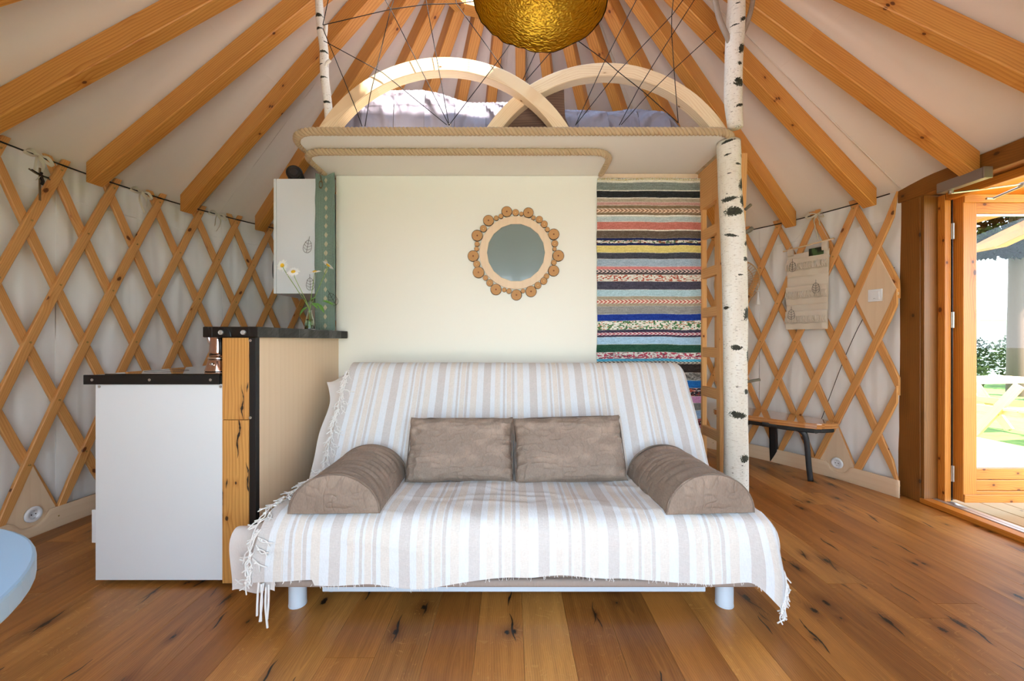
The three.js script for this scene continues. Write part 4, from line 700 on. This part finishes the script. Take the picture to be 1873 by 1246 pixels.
{ // striped rag rug hung on the plywood wall
  const B = [[240, 262, 'fringe'], [262, 303, [128, 136, 128]], [303, 307, [225, 220, 205]], [307, 342, [34, 38, 42]], [342, 346, [215, 210, 195]], [346, 365, [176, 162, 140]], [365, 382, [196, 150, 140]], [382, 400, [134, 112, 84]], [400, 420, 'braid', [150, 110, 84], [232, 200, 170]], [420, 432, [134, 112, 84]], [432, 440, [232, 228, 214]], [440, 468, [182, 194, 192]], [468, 508, [200, 118, 104]], [508, 513, [232, 226, 210]], [513, 552, [100, 86, 72]], [552, 563, [20, 30, 84]], [563, 578, 'mix', [226, 220, 205], [90, 110, 80], [160, 90, 60]], [578, 589, [20, 30, 84]], [589, 627, [226, 206, 124]], [627, 660, [66, 68, 78]], [660, 700, [160, 178, 192]], [700, 717, [214, 130, 126]], [717, 733, 'braid', [50, 44, 50], [235, 210, 200]], [733, 743, [86, 76, 74]], [743, 778, 'mix', [230, 226, 214], [180, 90, 70], [200, 190, 170]], [778, 821, [70, 68, 84]], [821, 856, [174, 204, 212]], [856, 872, [170, 156, 132]], [872, 892, 'braid', [190, 90, 80], [238, 225, 205]], [892, 905, [170, 156, 132]], [905, 946, [150, 150, 146]], [946, 981, [18, 54, 146]], [981, 1028, 'mix', [232, 230, 218], [70, 120, 70], [200, 140, 110]], [1028, 1042, [60, 54, 76]], [1042, 1056, 'braid', [170, 60, 90], [232, 220, 214]], [1056, 1065, [58, 50, 72]], [1065, 1104, [166, 200, 224]], [1104, 1145, [30, 76, 56]], [1145, 1179, 'mix', [230, 222, 216], [190, 70, 90], [110, 60, 70]], [1179, 1192, [80, 176, 208]], [1192, 1203, 'braid', [60, 50, 50], [230, 220, 200]], [1203, 1250, [46, 36, 32]], [1250, 1290, 'mix', [130, 124, 116], [90, 86, 80], [170, 160, 150]], [1290, 1330, [22, 104, 176]], [1330, 1372, 'mix', [50, 40, 46], [190, 90, 70], [220, 210, 200]], [1372, 1408, [202, 142, 182]], [1408, 1446, [120, 118, 112]], [1446, 1490, [152, 184, 218]], [1490, 1527, 'mix', [50, 34, 44], [200, 80, 90], [220, 210, 200]], [1527, 1566, 'mix', [226, 214, 216], [190, 80, 110], [235, 230, 226]], [1566, 1597, [24, 66, 152]], [1597, 1640, [214, 206, 96]], [1640, 1685, 'mix', [40, 34, 38], [200, 90, 90], [220, 214, 206]]];
  const y0 = 240, y1 = 1685, topY = 1.05 + (623 - 325) * 0.003434, Hh = (y1 - y0) / 2.831 * 0.003434;
  const rt = tex(512, 1024, (u, v, i) => {
    const wav = 6 * (noise(u * 5, v * 8, 3) - 0.5), k = y0 + (1 - v) * (y1 - y0) + wav, b = B.find((q) => k >= q[0] && k < q[1]) || B[B.length - 1]; let c = b[2]; const f = (k - b[0]) / (b[1] - b[0]);
    if (c === 'fringe') c = f < 0.5 ? [206, 190, 140] : [226, 220, 200];
    else if (c === 'braid') { const ph = u * 26 + Math.abs(f - 0.5) * 1.6; c = (ph % 1) < 0.5 ? b[3] : b[4]; }
    else if (c === 'mix') { const q = noise(u * 70, k * 0.22, 9), q2 = noise(u * 50, k * 0.3, 12); c = q > 0.66 ? b[3] : q2 > 0.7 ? b[4] : b[2]; if (b[2] === 'mix') c = q > 0.62 ? b[4] : q2 > 0.68 ? b[5] : b[3]; }
    const e = Math.min(k - b[0], b[1] - k); if (e < 1.6 && b[1] - b[0] > 16) c = mix3(c, [222, 216, 202], 0.55);
    const t = (noise(u * 300, v * 700, 5) - 0.5) * 34 + (noise(u * 40, v * 500, 6) - 0.5) * 20; return [c[0] + t, c[1] + t, c[2] + t];
  }, true, false);
  const rb = grey(512, 1024, (u, v) => 0.5 * Math.abs(Math.sin(v * PI * 210)) + 0.5 * noise(u * 120, v * 420, 8), false);
  const g = sheet(30, 120, (u, v) => [0.536 + u * 0.682 + 0.006 * (noise(v * 24, u > 0.5 ? 3 : 7, 6) - 0.5) * 2 * Math.abs(u - 0.5), topY - (1 - v) * Hh, -2.511 + 0.006 * noise(u * 6, v * 5, 4)], 0.006);
  const r = thing('rag_rug', 'colourful striped rag rug hung on the plywood wall', 'rug', [0, 0, 0]); part('cloth', g, std({ map: rt, bumpMap: rb, bumpScale: 0.004, roughness: 0.95 }), r);
  seed = 3; const th = []; for (let k = 0; k < 70; k++) { const x = 0.54 + k * 0.0096 + rr(-0.003, 0.003), y = topY - 0.014; th.push(tube([[x, y, -2.508], [x + rr(-0.004, 0.004), y + rr(0.006, 0.014), -2.505], [x + rr(-0.012, 0.012), y + rr(-0.002, 0.024), -2.507]], 0.0009, 4, 4)); } part('fringe', merge(th), tasselMat, r).userData.kind = 'stuff';
}

{ // bottle vase with daisies on the slate
  const V = [-1.128, 1.107, -2.22];
  const v = thing('bottle_vase', 'small clear bottle vase on the slate bar top', 'vase', V);
  part('glass', new THREE.LatheGeometry([[0, 0.001], [0.026, 0.001], [0.0275, 0.006], [0.024, 0.05], [0.012, 0.095], [0.0105, 0.105], [0.0125, 0.112], [0.0105, 0.112], [0.0088, 0.104], [0.010, 0.094], [0.022, 0.05], [0.025, 0.008], [0, 0.006]].map((p) => new THREE.Vector2(...p)), 32), phys({ color: 0xf4fff4, transmission: 1, thickness: 0.002, roughness: 0.02, ior: 1.45 }), v);
  part('water', new THREE.LatheGeometry([[0, 0.008], [0.0235, 0.009], [0.0205, 0.05], [0.0175, 0.062], [0, 0.062]].map((p) => new THREE.Vector2(...p)), 28), phys({ color: 0xeaffea, transmission: 1, thickness: 0.03, roughness: 0, ior: 1.33, attenuationColor: new THREE.Color(0.85, 0.92, 0.72), attenuationDistance: 0.2 }), v);
  const stemMat = std({ color: new THREE.Color(0.22, 0.34, 0.06), roughness: 0.6 }), leafMat = phys({ color: new THREE.Color(0.16, 0.36, 0.06), roughness: 0.55, transmission: 0.3, thickness: 0, side: THREE.DoubleSide }), petMat = phys({ color: new THREE.Color(0.93, 0.93, 0.91), roughness: 0.7, transmission: 0.1, thickness: 0, side: THREE.DoubleSide }), eyeMat = std({ color: new THREE.Color(0.75, 0.45, 0.02), roughness: 0.8 });
  const petal = sheet(4, 5, (u, t) => { const w = 0.0035 * Math.sin(Math.PI * Math.pow(t, 0.7) * 0.92 + 0.08); return [(u - 0.5) * 2 * w, 0.0015 * Math.sin(t * 3) - 0.002 * t * t, 0.005 + t * 0.0195]; });
  const leaf = sheet(6, 10, (u, t) => { const w = 0.011 * Math.pow(Math.sin(Math.PI * Math.pow(t, 0.8)), 0.9); return [(u - 0.5) * 2 * w, -0.03 * t * t + 0.004 * Math.abs(u - 0.5) * 2 * Math.sin(t * PI), t * 0.058]; });
  seed = 61;
  const F = [['daisy furthest left in the bottle vase, turned away', -0.142, 0.358, 0.02, [-0.75, 1.1], 0, 'b'], ['daisy second from the left in the bottle vase, facing the room', -0.064, 0.318, 0.05, [0.95, -0.1], 1, 'f'], ['daisy third from the left in the bottle vase, seen from the side', 0.043, 0.322, 0.03, [0.35, 0.05], 2, 'f'], ['drooping daisy furthest right in front of the crochet hanging', 0.113, 0.36, 0.02, [-0.45, -0.5], 3, 'b']];
  for (const [l, x, y, z, tilt, k] of F) {
    const f = thing('daisy', l, 'flower', V, 0, 'daisies in the bottle vase');
    part('stem', tube([[0.004 * (k - 1.5), 0.012, 0], [0.002 * (k - 1.5), 0.115, 0.002], [x * 0.45, 0.115 + (y - 0.115) * 0.45, z * 0.5], [x * 0.9, y - 0.03, z * 0.95], [x, y, z]], 0.0017, 30, 6), stemMat, f);
    const h = part('flower_centre', new THREE.SphereGeometry(0.0085, 16, 10).scale(1, 0.55, 1), eyeMat, f); h.position.set(x, y, z); h.rotation.set(tilt[0], 0, tilt[1]); h.scale.setScalar(1.4);
    const n = 19; for (let i = 0; i < n; i++) { const p = part('petal', petal, petMat, h); p.rotation.y = i / n * 2 * PI + rr(-0.08, 0.08); p.rotation.x = 0; const m = p; m.scale.set(rr(0.9, 1.15), 1, rr(0.85, 1.1)); }
    const L = [[], [[0.02, 0.15, 0.9], [-0.005, 0.125, -0.6]], [[0.02, 0.135, 2.2], [0.028, 0.145, 1.4], [0.05, 0.14, 1.0]], [[0.075, 0.16, 1.5], [0.095, 0.15, 1.9], [0.045, 0.178, -1.2], [0.06, 0.13, 0.8]]][k];
    for (const [lx, ly, r] of L) { const p = part('leaf', leaf, leafMat, f); p.position.set(lx, ly + 0.002, 0.012); p.rotation.set(0.55, r, 0); p.scale.setScalar(rr(0.8, 1.05)); }
  }
}
const facing = (deg, r, y) => [onWall(deg, r, y), (deg - 90) * RAD];
const canvasCloth = phys({ color: new THREE.Color(0.70, 0.60, 0.48), roughness: 0.95, bumpMap: clothBump, bumpScale: 0.0008, side: THREE.DoubleSide });
{ // wall organiser
  const [p, a] = facing(25.7, 2.585, 1.49), o = thing('wall_organiser', 'beige cloth wall organiser with three fringed pockets on the lattice', 'organiser', p, a);
  const cl = new THREE.BufferGeometry();
  part('back_cloth', sheet(16, 30, (u, v) => [lerp(-0.15, 0.15, u) + (1 - v) * -0.008, lerp(-0.34, 0.27, v), 0.004 * Math.sin(u * 7 + v * 4)], 0.003), canvasCloth, o);
  part('rod', rod([-0.185, 0.31, 0.004], [0.185, 0.335, 0.004], 0.006, 10), M.pale, o);
  for (const x of [-0.125, 0.125]) part('tab', sheet(4, 12, (u, v) => { const t = v * 2 * PI; return [x + (u - 0.5) * 0.042, lerp(0.25, 0.318 + x * 0.07, 0.5 - 0.5 * Math.cos(t)) + 0.006, 0.004 + 0.009 * Math.sin(t)]; }), canvasCloth, o);
  seed = 19; const tg = [0, 1, 2].map((k) => merge([0, 1, 2].map(() => tube([[rr(-0.002, 0.002), 0, 0], [rr(-0.006, 0.006), -0.025, 0.004], [rr(-0.009, 0.009), -0.05, 0.002]], 0.0032, 6, 5))));
  [0.23, 0.0, -0.2].forEach((y, k) => {
    const pk = part('pocket', sheet(20, 10, (u, v) => [lerp(-0.151, 0.151, u) - 0.004 * k, lerp(y - 0.15, y, v), 0.006 + 0.012 * Math.sin(v * PI * 0.8) + 0.004 * Math.sin(u * 14 + k)], 0.003), canvasCloth, o);
    for (let i = 0; i < 22; i++) { const t = part('tassel', tg[i % 3], canvasCloth, pk); t.position.set(lerp(-0.143, 0.143, i / 21) - 0.004 * k, y - 0.042, 0.026); }
    part('braid', tube([...Array(12)].map((_, i) => [lerp(-0.15, 0.15, i / 11) - 0.004 * k, y - 0.1 + 0.004 * Math.sin(i * 2), 0.018]), 0.003, 40, 5), canvasCloth, pk);
  });
  part('hanging_string', merge([rod([-0.14, 0.318, 0.006], [0.05, 0.56, -0.01], 0.0014, 4), rod([0.15, 0.335, 0.006], [0.05, 0.56, -0.01], 0.0014, 4)]), tasselMat, o);
  for (const [l, x, y] of [['wire leaf ornament on the top pocket of the wall organiser', -0.095, 0.205], ['wire leaf ornament on the middle pocket of the wall organiser', 0.075, 0.012], ['wire leaf ornament on the bottom pocket of the wall organiser', -0.105, -0.185]]) {
    const m = solo('wire_leaf', leafG, wireMat, l, 'ornament', 'wire leaves on the wall organiser'), q = new THREE.Vector3(x, y, 0.032).applyAxisAngle(new THREE.Vector3(0, 1, 0), a).add(v3(p)); m.position.copy(q); m.rotation.y = a; m.scale.setScalar(1.35);
  }
  const card = solo('postcard', bx(0.105, 0.09, 0.002, 0, 0, 0, 0), std({ roughness: 0.4, map: tex(64, 64, (u, v) => { const q = fbm(u * 5, v * 5, 71); return v > 0.6 && u < 0.3 + (v - 0.6) * 0.4 ? [210, 214, 220] : q > 0.52 ? [70, 98, 60] : [22, 34, 24]; }) }), 'dark green photo card sticking out of the top pocket', 'card');
  card.position.copy(new THREE.Vector3(0.065, 0.245, 0.007).applyAxisAngle(new THREE.Vector3(0, 1, 0), a).add(v3(p))); card.rotation.y = a; card.rotation.z = 0;
}
{ // round rattan fan
  const [p, a] = facing(38.2, 2.57, 1.585), f = thing('rattan_fan', 'round rattan wall fan with tassel behind the birch post', 'wall decoration', p, a), rat = std({ color: new THREE.Color(0.56, 0.36, 0.18), roughness: 0.7 });
  part('outer_ring', new THREE.TorusGeometry(0.196, 0.0055, 8, 60), rat, f); part('middle_ring', new THREE.TorusGeometry(0.145, 0.0035, 6, 50), rat, f); part('inner_ring', new THREE.TorusGeometry(0.095, 0.004, 6, 40), rat, f);
  const sp = rod([0.09, 0, 0.002], [0.194, 0, 0.002], 0.0028, 5); for (let i = 0; i < 44; i++) part('spoke', sp, rat, f).rotation.z = i / 44 * 2 * PI;
  part('hub_disc', cyl(0.088, 0.088, 0.008, 40).rotateX(PI / 2), std({ color: new THREE.Color(0.66, 0.5, 0.34), roughness: 0.8 }), f);
  const t = part('tassel', merge([rod([0.19, -0.03, 0.01], [0.187, -0.1, 0.012], 0.0015, 4), new THREE.SphereGeometry(0.013, 12, 8).scale(1.2, 0.7, 1).translate(0.187, -0.1, 0.012), new THREE.CylinderGeometry(0.005, 0.019, 0.11, 14).translate(0.187, -0.165, 0.012)]), tasselMat, f, 'white cotton tassel with a bead');
}
// cotton ties on the cable
{
  const tieMat = std({ color: new THREE.Color(0.74, 0.68, 0.56), roughness: 0.9, side: THREE.DoubleSide }); seed = 23;
  const ribbon = (pts, w) => { const c = new THREE.CatmullRomCurve3(pts.map(v3)); return sheet(2, 16, (u, v) => { const p = c.getPoint(v); return [p.x, p.y + (u - 0.5) * w * 0.5, p.z + (u - 0.5) * w]; }, 0.001); };
  for (const [deg, l, s] of [[178.6, 'cotton tie bow above the small crucifix', 1], [166.9, 'cotton tie bow between the second and third rafter from the left', -1], [155.8, 'cotton tie bow nearest the white wall cabinet', 1], [24.1, 'cotton tie bow above the wall organiser', -1]]) {
    const [p, a] = facing(deg, 2.585, 2.04), t = thing('cotton_tie', l, 'tie', p, a, 'cotton ties on the roof cable');
    t.scale.setScalar(1.35); part('knot', new THREE.SphereGeometry(0.008, 10, 8), tieMat, t);
    part('loop', ribbon([[0, 0, 0], [-0.03, 0.012, 0.012], [-0.055, -0.008, 0.018], [-0.03, -0.012, 0.016], [0, 0, 0.004]], 0.012), tieMat, t); part('loop', ribbon([[0, 0, 0], [0.025, 0.004, 0.012], [0.04, -0.025, 0.018], [0.02, -0.02, 0.016], [0, 0, 0.004]], 0.012), tieMat, t);
    part('tail', ribbon([[0, 0, 0], [s * 0.012, -0.03, 0.012], [s * 0.006, -0.065, 0.014], [s * -0.01, -0.1 - (deg < 90 ? 0.05 : 0), 0.012]], 0.011), tieMat, t); part('tail', ribbon([[0, 0, 0], [s * -0.014, -0.025, 0.014], [s * -0.018, -0.07, 0.012]], 0.011), tieMat, t);
  }
}
{ // small crucifix
  const [p, a] = facing(178.6, 2.57, 1.8), c = thing('crucifix', 'small bronze crucifix hanging under a cotton bow on the lattice', 'crucifix', p, a), br = std({ color: new THREE.Color(0.28, 0.2, 0.12), metalness: 0.8, roughness: 0.45 });
  part('shaft', bx(0.009, 0.175, 0.005, 0, 0.0875, 0, 0.001), br, c); part('crossbar', tube([[-0.048, 0.15, 0], [-0.02, 0.139, 0.001], [0, 0.136, 0.001], [0.025, 0.135, 0.001], [0.046, 0.13, 0]], 0.004, 16, 6), br, c);
  part('figure', merge([new THREE.SphereGeometry(0.0065, 10, 8).translate(0.001, 0.147, 0.007), tube([[0, 0.14, 0.006], [0.002, 0.12, 0.008], [0.005, 0.105, 0.011], [0.001, 0.085, 0.008]], 0.0065, 14, 8), tube([[-0.04, 0.15, 0.005], [0, 0.137, 0.007], [0.036, 0.136, 0.005]], 0.003, 10, 6)]), std({ color: 0x2a211a, roughness: 0.6, metalness: 0.5 }), c);
}
// sockets and switch with their plywood plates
const plastic = phys({ color: new THREE.Color(0.82, 0.83, 0.84), roughness: 0.3, clearcoat: 0.3 });
for (const [deg, l, sl] of [[21.6, 'triangular plywood plate between battens right of the bench', 'round white wall socket low on the right wall'], [178.9, 'triangular plywood plate between battens left of the kitchen', 'round white wall socket low on the left wall']]) {
  const [p, a] = facing(deg, 2.618, 0.1), w = 0.125, g = metric(poly([[-w, -0.09], [w, -0.09], [w, 0], [0.012, 0.285], [-0.012, 0.285], [-w, 0]], 0.008, 0.001), 1, 0.6, 0.9);
  const m = solo('plywood_plate', g, M.ply, l, 'plate'); m.position.set(...p); m.rotation.y = a;
  const [q] = facing(deg - (deg > 90 ? 0 : 0.4), 2.592, 0.124), s = thing('wall_socket', sl, 'socket', q, a, 'wall sockets');
  part('rim', new THREE.LatheGeometry([[0.02, 0], [0.041, 0], [0.041, 0.004], [0.036, 0.01], [0.0225, 0.012], [0.0205, 0.002]].map((v) => new THREE.Vector2(...v)), 40).rotateX(PI / 2), plastic, s);
  part('well', cyl(0.0205, 0.0205, 0.003, 28).rotateX(PI / 2).translate(0, 0, 0.002), plastic, s);
  for (const x of [-0.0095, 0.0095]) part('hole', cyl(0.003, 0.003, 0.002, 12).rotateX(PI / 2).translate(x, 0, 0.004), black, s); part('earth_pin', merge([bx(0.004, 0.003, 0.01, 0, 0.018, 0.006, 0), bx(0.004, 0.003, 0.01, 0, -0.018, 0.006, 0)]), steel, s);
}
{
  const [p, a] = facing(16, 2.621, 1.366), m = solo('switch_plate', metric(poly([[-0.13, 0], [0, -0.312], [0.13, 0], [0, 0.312]], 0.008, 0.001), 1, 0.6, 0.9), M.ply, 'diamond-shaped plywood plate carrying the light switch', 'plate'); m.position.set(...p); m.rotation.y = a;
  const [q] = facing(16, 2.61, 1.366), s = thing('light_switch', 'square white light switch on the diamond plywood plate', 'switch', q, a);
  part('frame', bx(0.086, 0.086, 0.01, 0, 0, 0.005, 0.003), plastic, s); part('rocker', bx(0.056, 0.058, 0.006, 0, 0, 0.012, 0.002), plastic, s); part('status_mark', bx(0.012, 0.002, 0.001, 0, -0.022, 0.0155, 0), std({ color: 0x777777 }), s);
}
{ // bench with live-edge top
  const [p, a] = facing(31.5, 2.41, 0), b = thing('live_edge_bench', 'low bench with glossy live-edge wooden top and black bent legs', 'bench', p, a);
  const o = []; seed = 52; const n = 40; for (let i = 0; i < n; i++) { const t = i / n * 2 * PI, q = (v, e) => Math.sign(v) * Math.pow(Math.abs(v), e); o.push([0.06 + q(Math.cos(t), 0.6) * 0.42 + (Math.cos(t) > 0.9 ? 0.03 * Math.sin(t * 5) : 0), q(Math.sin(t), 0.55) * 0.19 * (1 - 0.3 * Math.cos(t)) + 0.012 * (rnd() - 0.5)]); }
  const g = poly(o, 0.03, 0.006, 2); g.rotateX(-PI / 2); g.translate(0, 0.405, 0);
  part('top', metric(g, 0, 0.45, 1.2), phys({ map: woodTex({ s: 15, light: [206, 146, 86], dark: [138, 78, 36], knots: 5, ring: 45 }), roughness: 0.08, clearcoat: 1, clearcoatRoughness: 0.03 }), b);
  const u = poly(o.map(([x, y]) => [x * 0.95, y * 0.9]), 0.03, 0.006); u.rotateX(-PI / 2); u.translate(0, 0.372, 0); part('underside', u, std({ color: 0x131110, roughness: 0.6 }), b);
  const leg = sheet(6, 26, (v, t) => { const q = [[0.26, 0.372], [0.05, 0.37], [0.01, 0.345], [-0.004, 0.3], [-0.02, 0.1], [-0.03, 0.002]], c = new THREE.CatmullRomCurve3(q.map(([x, y]) => new THREE.Vector3(x, y, 0))), k = c.getPoint(t); return [k.x, k.y, (v - 0.5) * 0.055]; }, 0.034);
  for (const [x, z, r] of [[0.33, 0.085, PI + 0.35], [0.0, -0.165, -PI / 2 + 0.2], [-0.06, 0.15, 0.5]]) { const m = part('leg', leg, std({ color: 0x121113, roughness: 0.4 }), b); m.position.set(x, 0, z); m.rotation.y = r; }
}
{ // pale blue table at the near left
  const t = thing('blue_table', 'round pale blue table at the near left corner', 'table', [-0.9, 0, -0.3], 0), bm = phys({ color: new THREE.Color(0.30, 0.46, 0.62), roughness: 0.35 });
  const o = []; for (let i = 0; i < 72; i++) { const a = i / 72 * 2 * PI, q = (v) => v; o.push([q(Math.cos(a)) * 0.348, q(Math.sin(a)) * 0.348]); }
  const g = poly(o, 0.022, 0.004, 2); g.rotateX(-PI / 2); g.translate(0, 0.724, 0); part('table_top', g, bm, t);
  const leg = cyl(0.014, 0.022, 0.72, 16); for (const [x, z] of [[-0.2, -0.12], [0.16, -0.16], [-0.2, 0.16], [0.14, 0.16]]) part('leg', leg, bm, t).position.set(x, 0.36, z);
}
// ---------- outdoors ----------
{
  const gr = sheet(40, 40, (u, v) => { const x = lerp(-60, 90, u), z = lerp(60, -90, v); return [x, -0.22 + 0.25 * (fbm(x * 0.08, z * 0.08, 3) - 0.5) * sstep(6, 20, Math.hypot(x, z + 2)), z]; });
  const uv = gr.attributes.uv; for (let i = 0; i < uv.count; i++) uv.setXY(i, uv.getX(i) * 60, uv.getY(i) * 60);
  solo('ground', gr, std({ map: tex(256, 256, (u, v) => { const q = fbm(u * 16, v * 16, 5), b = noise(u * 120, v * 120, 6, 120, 120); return mix3([112, 136, 58], [66, 96, 34], clamp(q * 1.2 - 0.3 + b * 0.4)); }), roughness: 1 }), 'green summer meadow around the yurt', 'ground', null, 'structure');
  const d = thing('deck', 'weathered board deck outside the garden door', 'deck', [0, 0, 0], 0, null, 'structure'), dm = std({ map: paleA, color: 0xb6a284, roughness: 0.7 });
  for (let k = 0; k < 16; k++) part('plank', box2(2.82 + k * 0.15, 2.963 + k * 0.15, -0.06, -0.03, 0.2, -4.6, 0.003, 2), dm, d);
  for (const x of [3.2, 4.9]) part('joist', box2(x, x + 0.08, -0.2, -0.061, 0.1, -4.5, 0.003, 2), dm, d);
  const pr = thing('porch_roof', 'boarded wooden porch roof outside the garden door', 'porch', [0, 0, 0]);
  for (let k = 0; k < 14; k++) part('board', box2(2.86, 4.95, 2.34, 2.36, -0.35 - k * 0.27, -0.616 - k * 0.27, 0.003, 0), M.stainLight, pr);
  for (const z of [-0.6, -2.07, -3.55]) part('beam', box2(2.86, 4.9, 2.24, 2.339, z - 0.04, z + 0.04, 0.004, 0), M.stainLight, pr);
  for (const z of [0.1, -4.4]) part('post', box2(4.6, 4.7, -0.03, 2.24, z - 0.05, z + 0.05, 0.004), M.stainLight, pr);
  part('beam', box2(4.6, 4.7, 2.24, 2.339, 0.15, -4.45, 0.004, 2), M.stainLight, pr);
  const te = solo('bounce_terrace', box2(-6, 2.75, -0.3, -0.04, 0.86, 9, 0.01), std({ color: new THREE.Color(0.55, 0.53, 0.5), roughness: 0.95, bumpMap: taupeBump, bumpScale: 0.01 }), 'pale gravel surface added out of view to bounce sunlight through the folding door', 'bounce_terrace', null, 'structure');  // unseen gravel, added to bounce neutral sunlight into the room
  const ag = archGeo(5.2, 0.12, 4.8, 0.09); const ar = solo('porch_arch', ag, M.stainLight, 'curved wooden beam spanning the porch outside the door', 'arch'); ar.position.set(4.55, 1.93, -2.07); ar.rotation.y = PI / 2;
}
function leafy(n, f, size, s) { // many small leaves in one mesh
  seed = s; const pos = [], nor = [];
  for (let i = 0; i < n; i++) { const c = f(), a = rnd() * 6.28, t = rr(-1, 1), q = new THREE.Vector3(Math.cos(a), t, Math.sin(a)).normalize(), w = new THREE.Vector3(rr(-1, 1), rr(-1, 1), rr(-1, 1)).cross(q).normalize(), z = size * rr(0.6, 1.3); const A = v3(c), nn = q.clone().cross(w); for (const p of [A, A.clone().addScaledVector(q, z).addScaledVector(w, z * 0.4), A.clone().addScaledVector(q, z).addScaledVector(w, -z * 0.4)]) { pos.push(...p.toArray()); nor.push(nn.x, nn.y, nn.z); } }
  const g = new THREE.BufferGeometry(); g.setAttribute('position', new THREE.Float32BufferAttribute(pos, 3)); g.setAttribute('normal', new THREE.Float32BufferAttribute(nor, 3)); return g;
}
{
  const fol = (r, g, b) => phys({ color: new THREE.Color(r, g, b), roughness: 1, transmission: 0.35, thickness: 0, side: THREE.DoubleSide, specularIntensity: 0.3 }), pineF = fol(0.15, 0.27, 0.08), bushF = fol(0.13, 0.24, 0.08), barkM = std({ color: 0x5a4638, roughness: 0.9 });
  const ell = (cx, cy, cz, rx, ry, rz) => () => { let x, y, z; do { x = rr(-1, 1); y = rr(-1, 1); z = rr(-1, 1); } while (x * x + y * y + z * z > 1); return [cx + x * rx, cy + y * ry, cz + z * rz]; };
  [[11.4, -9.0, 'tall pine tree seen through the upper door glass', 101], [17.2, -11.8, 'further pine tree behind the white yurt roof', 103], [7.5, -9.5, 'pine tree left of the view through the door', 105]].forEach(([x, z, l, s]) => {
    const t = thing('pine_tree', l, 'tree', [x, -0.2, z], 0, 'pine trees outside'); part('trunk', cyl(0.16, 0.08, 6, 12).translate(0, 3, 0), barkM, t);
    part('foliage', merge([[0, 4.4, 0, 1.9, 0.5, 1.9], [0.4, 5.3, 0, 1.6, 0.6, 1.6], [0, 6.2, 0, 1.2, 0.9, 1.2], [-0.5, 3.4, 0.4, 1.2, 0.3, 1.0]].map((e, i) => leafy(4200, ell(...e), 0.12, s + i))), pineF, t);
  });
  [[11.2, -7.2, 1.2], [13.9, -10.2, 1.5], [14.6, -13.4, 1.4], [12.2, -12.2, 1.6], [25.2, -15.2, 1.8], [9.6, -9.4, 1.0]].forEach(([x, z, h], i) => { const t = thing('garden_shrub', ['rounded shrub nearest the garden bench', 'bushy shrub right of the pine trunk', 'wide shrub in front of the white yurt', 'tall shrub beside the white yurt wall', 'furthest shrub at the meadow edge', 'low shrub left of the pine trunk'][i], 'shrub', [x, -0.2, z], 0, 'shrubs outside'); part('foliage', leafy(5000, ell(0, h * 0.5, 0, 1.1, h * 0.6, 1.1), 0.08, 200 + i), bushF, t); part('stem', cyl(0.04, 0.03, h * 0.6, 8).translate(0, h * 0.3, 0), barkM, t); });
  const y = thing('white_yurt', 'neighbouring white canvas yurt beyond the shrubs', 'yurt', [19.4, -0.2, -16.6]), wm = std({ color: 0xf2f0ea, roughness: 0.9 });
  part('wall', cyl(3.3, 3.3, 2.2, 48).translate(0, 1.1, 0), wm, y); part('roof', new THREE.ConeGeometry(3.6, 2.3, 48).translate(0, 3.3, 0), wm, y); part('skirt', cyl(3.6, 3.6, 0.25, 48).translate(0, 2.1, 0), wm, y);
  const b = thing('garden_table', 'wooden picnic table with slatted top on the meadow', 'table', [6.5, -0.2, -5.4], 0.15), pw = std({ map: paleA, color: 0xf4e6cc, roughness: 0.7 });
  for (let k = 0; k < 5; k++) part('slat', bx(1.5, 0.035, 0.12, 0, 0.72, -0.28 + k * 0.135, 0.004, 0), pw, b);
  for (const z of [-0.68, 0.68]) for (let k = 0; k < 2; k++) part('seat_board', bx(1.5, 0.035, 0.12, 0, 0.43, z + (k - 0.5) * 0.13, 0.004, 0), pw, b);
  for (const x of [-0.55, 0.55]) { for (const s of [-1, 1]) { const m = part('leg', bx(0.045, 0.85, 0.09, 0, 0, 0, 0.004), pw, b); m.position.set(x, 0.35, s * 0.36); m.rotation.x = s * 0.55; } part('brace', bx(0.045, 0.09, 1.5, x * 0.92, 0.38, 0, 0.004, 2), pw, b); }
}
// every mesh throws and takes shadow
scene.traverse((o) => { if (o.isMesh) { o.castShadow = true; o.receiveShadow = true; } });
renderer.render(scene, camera);
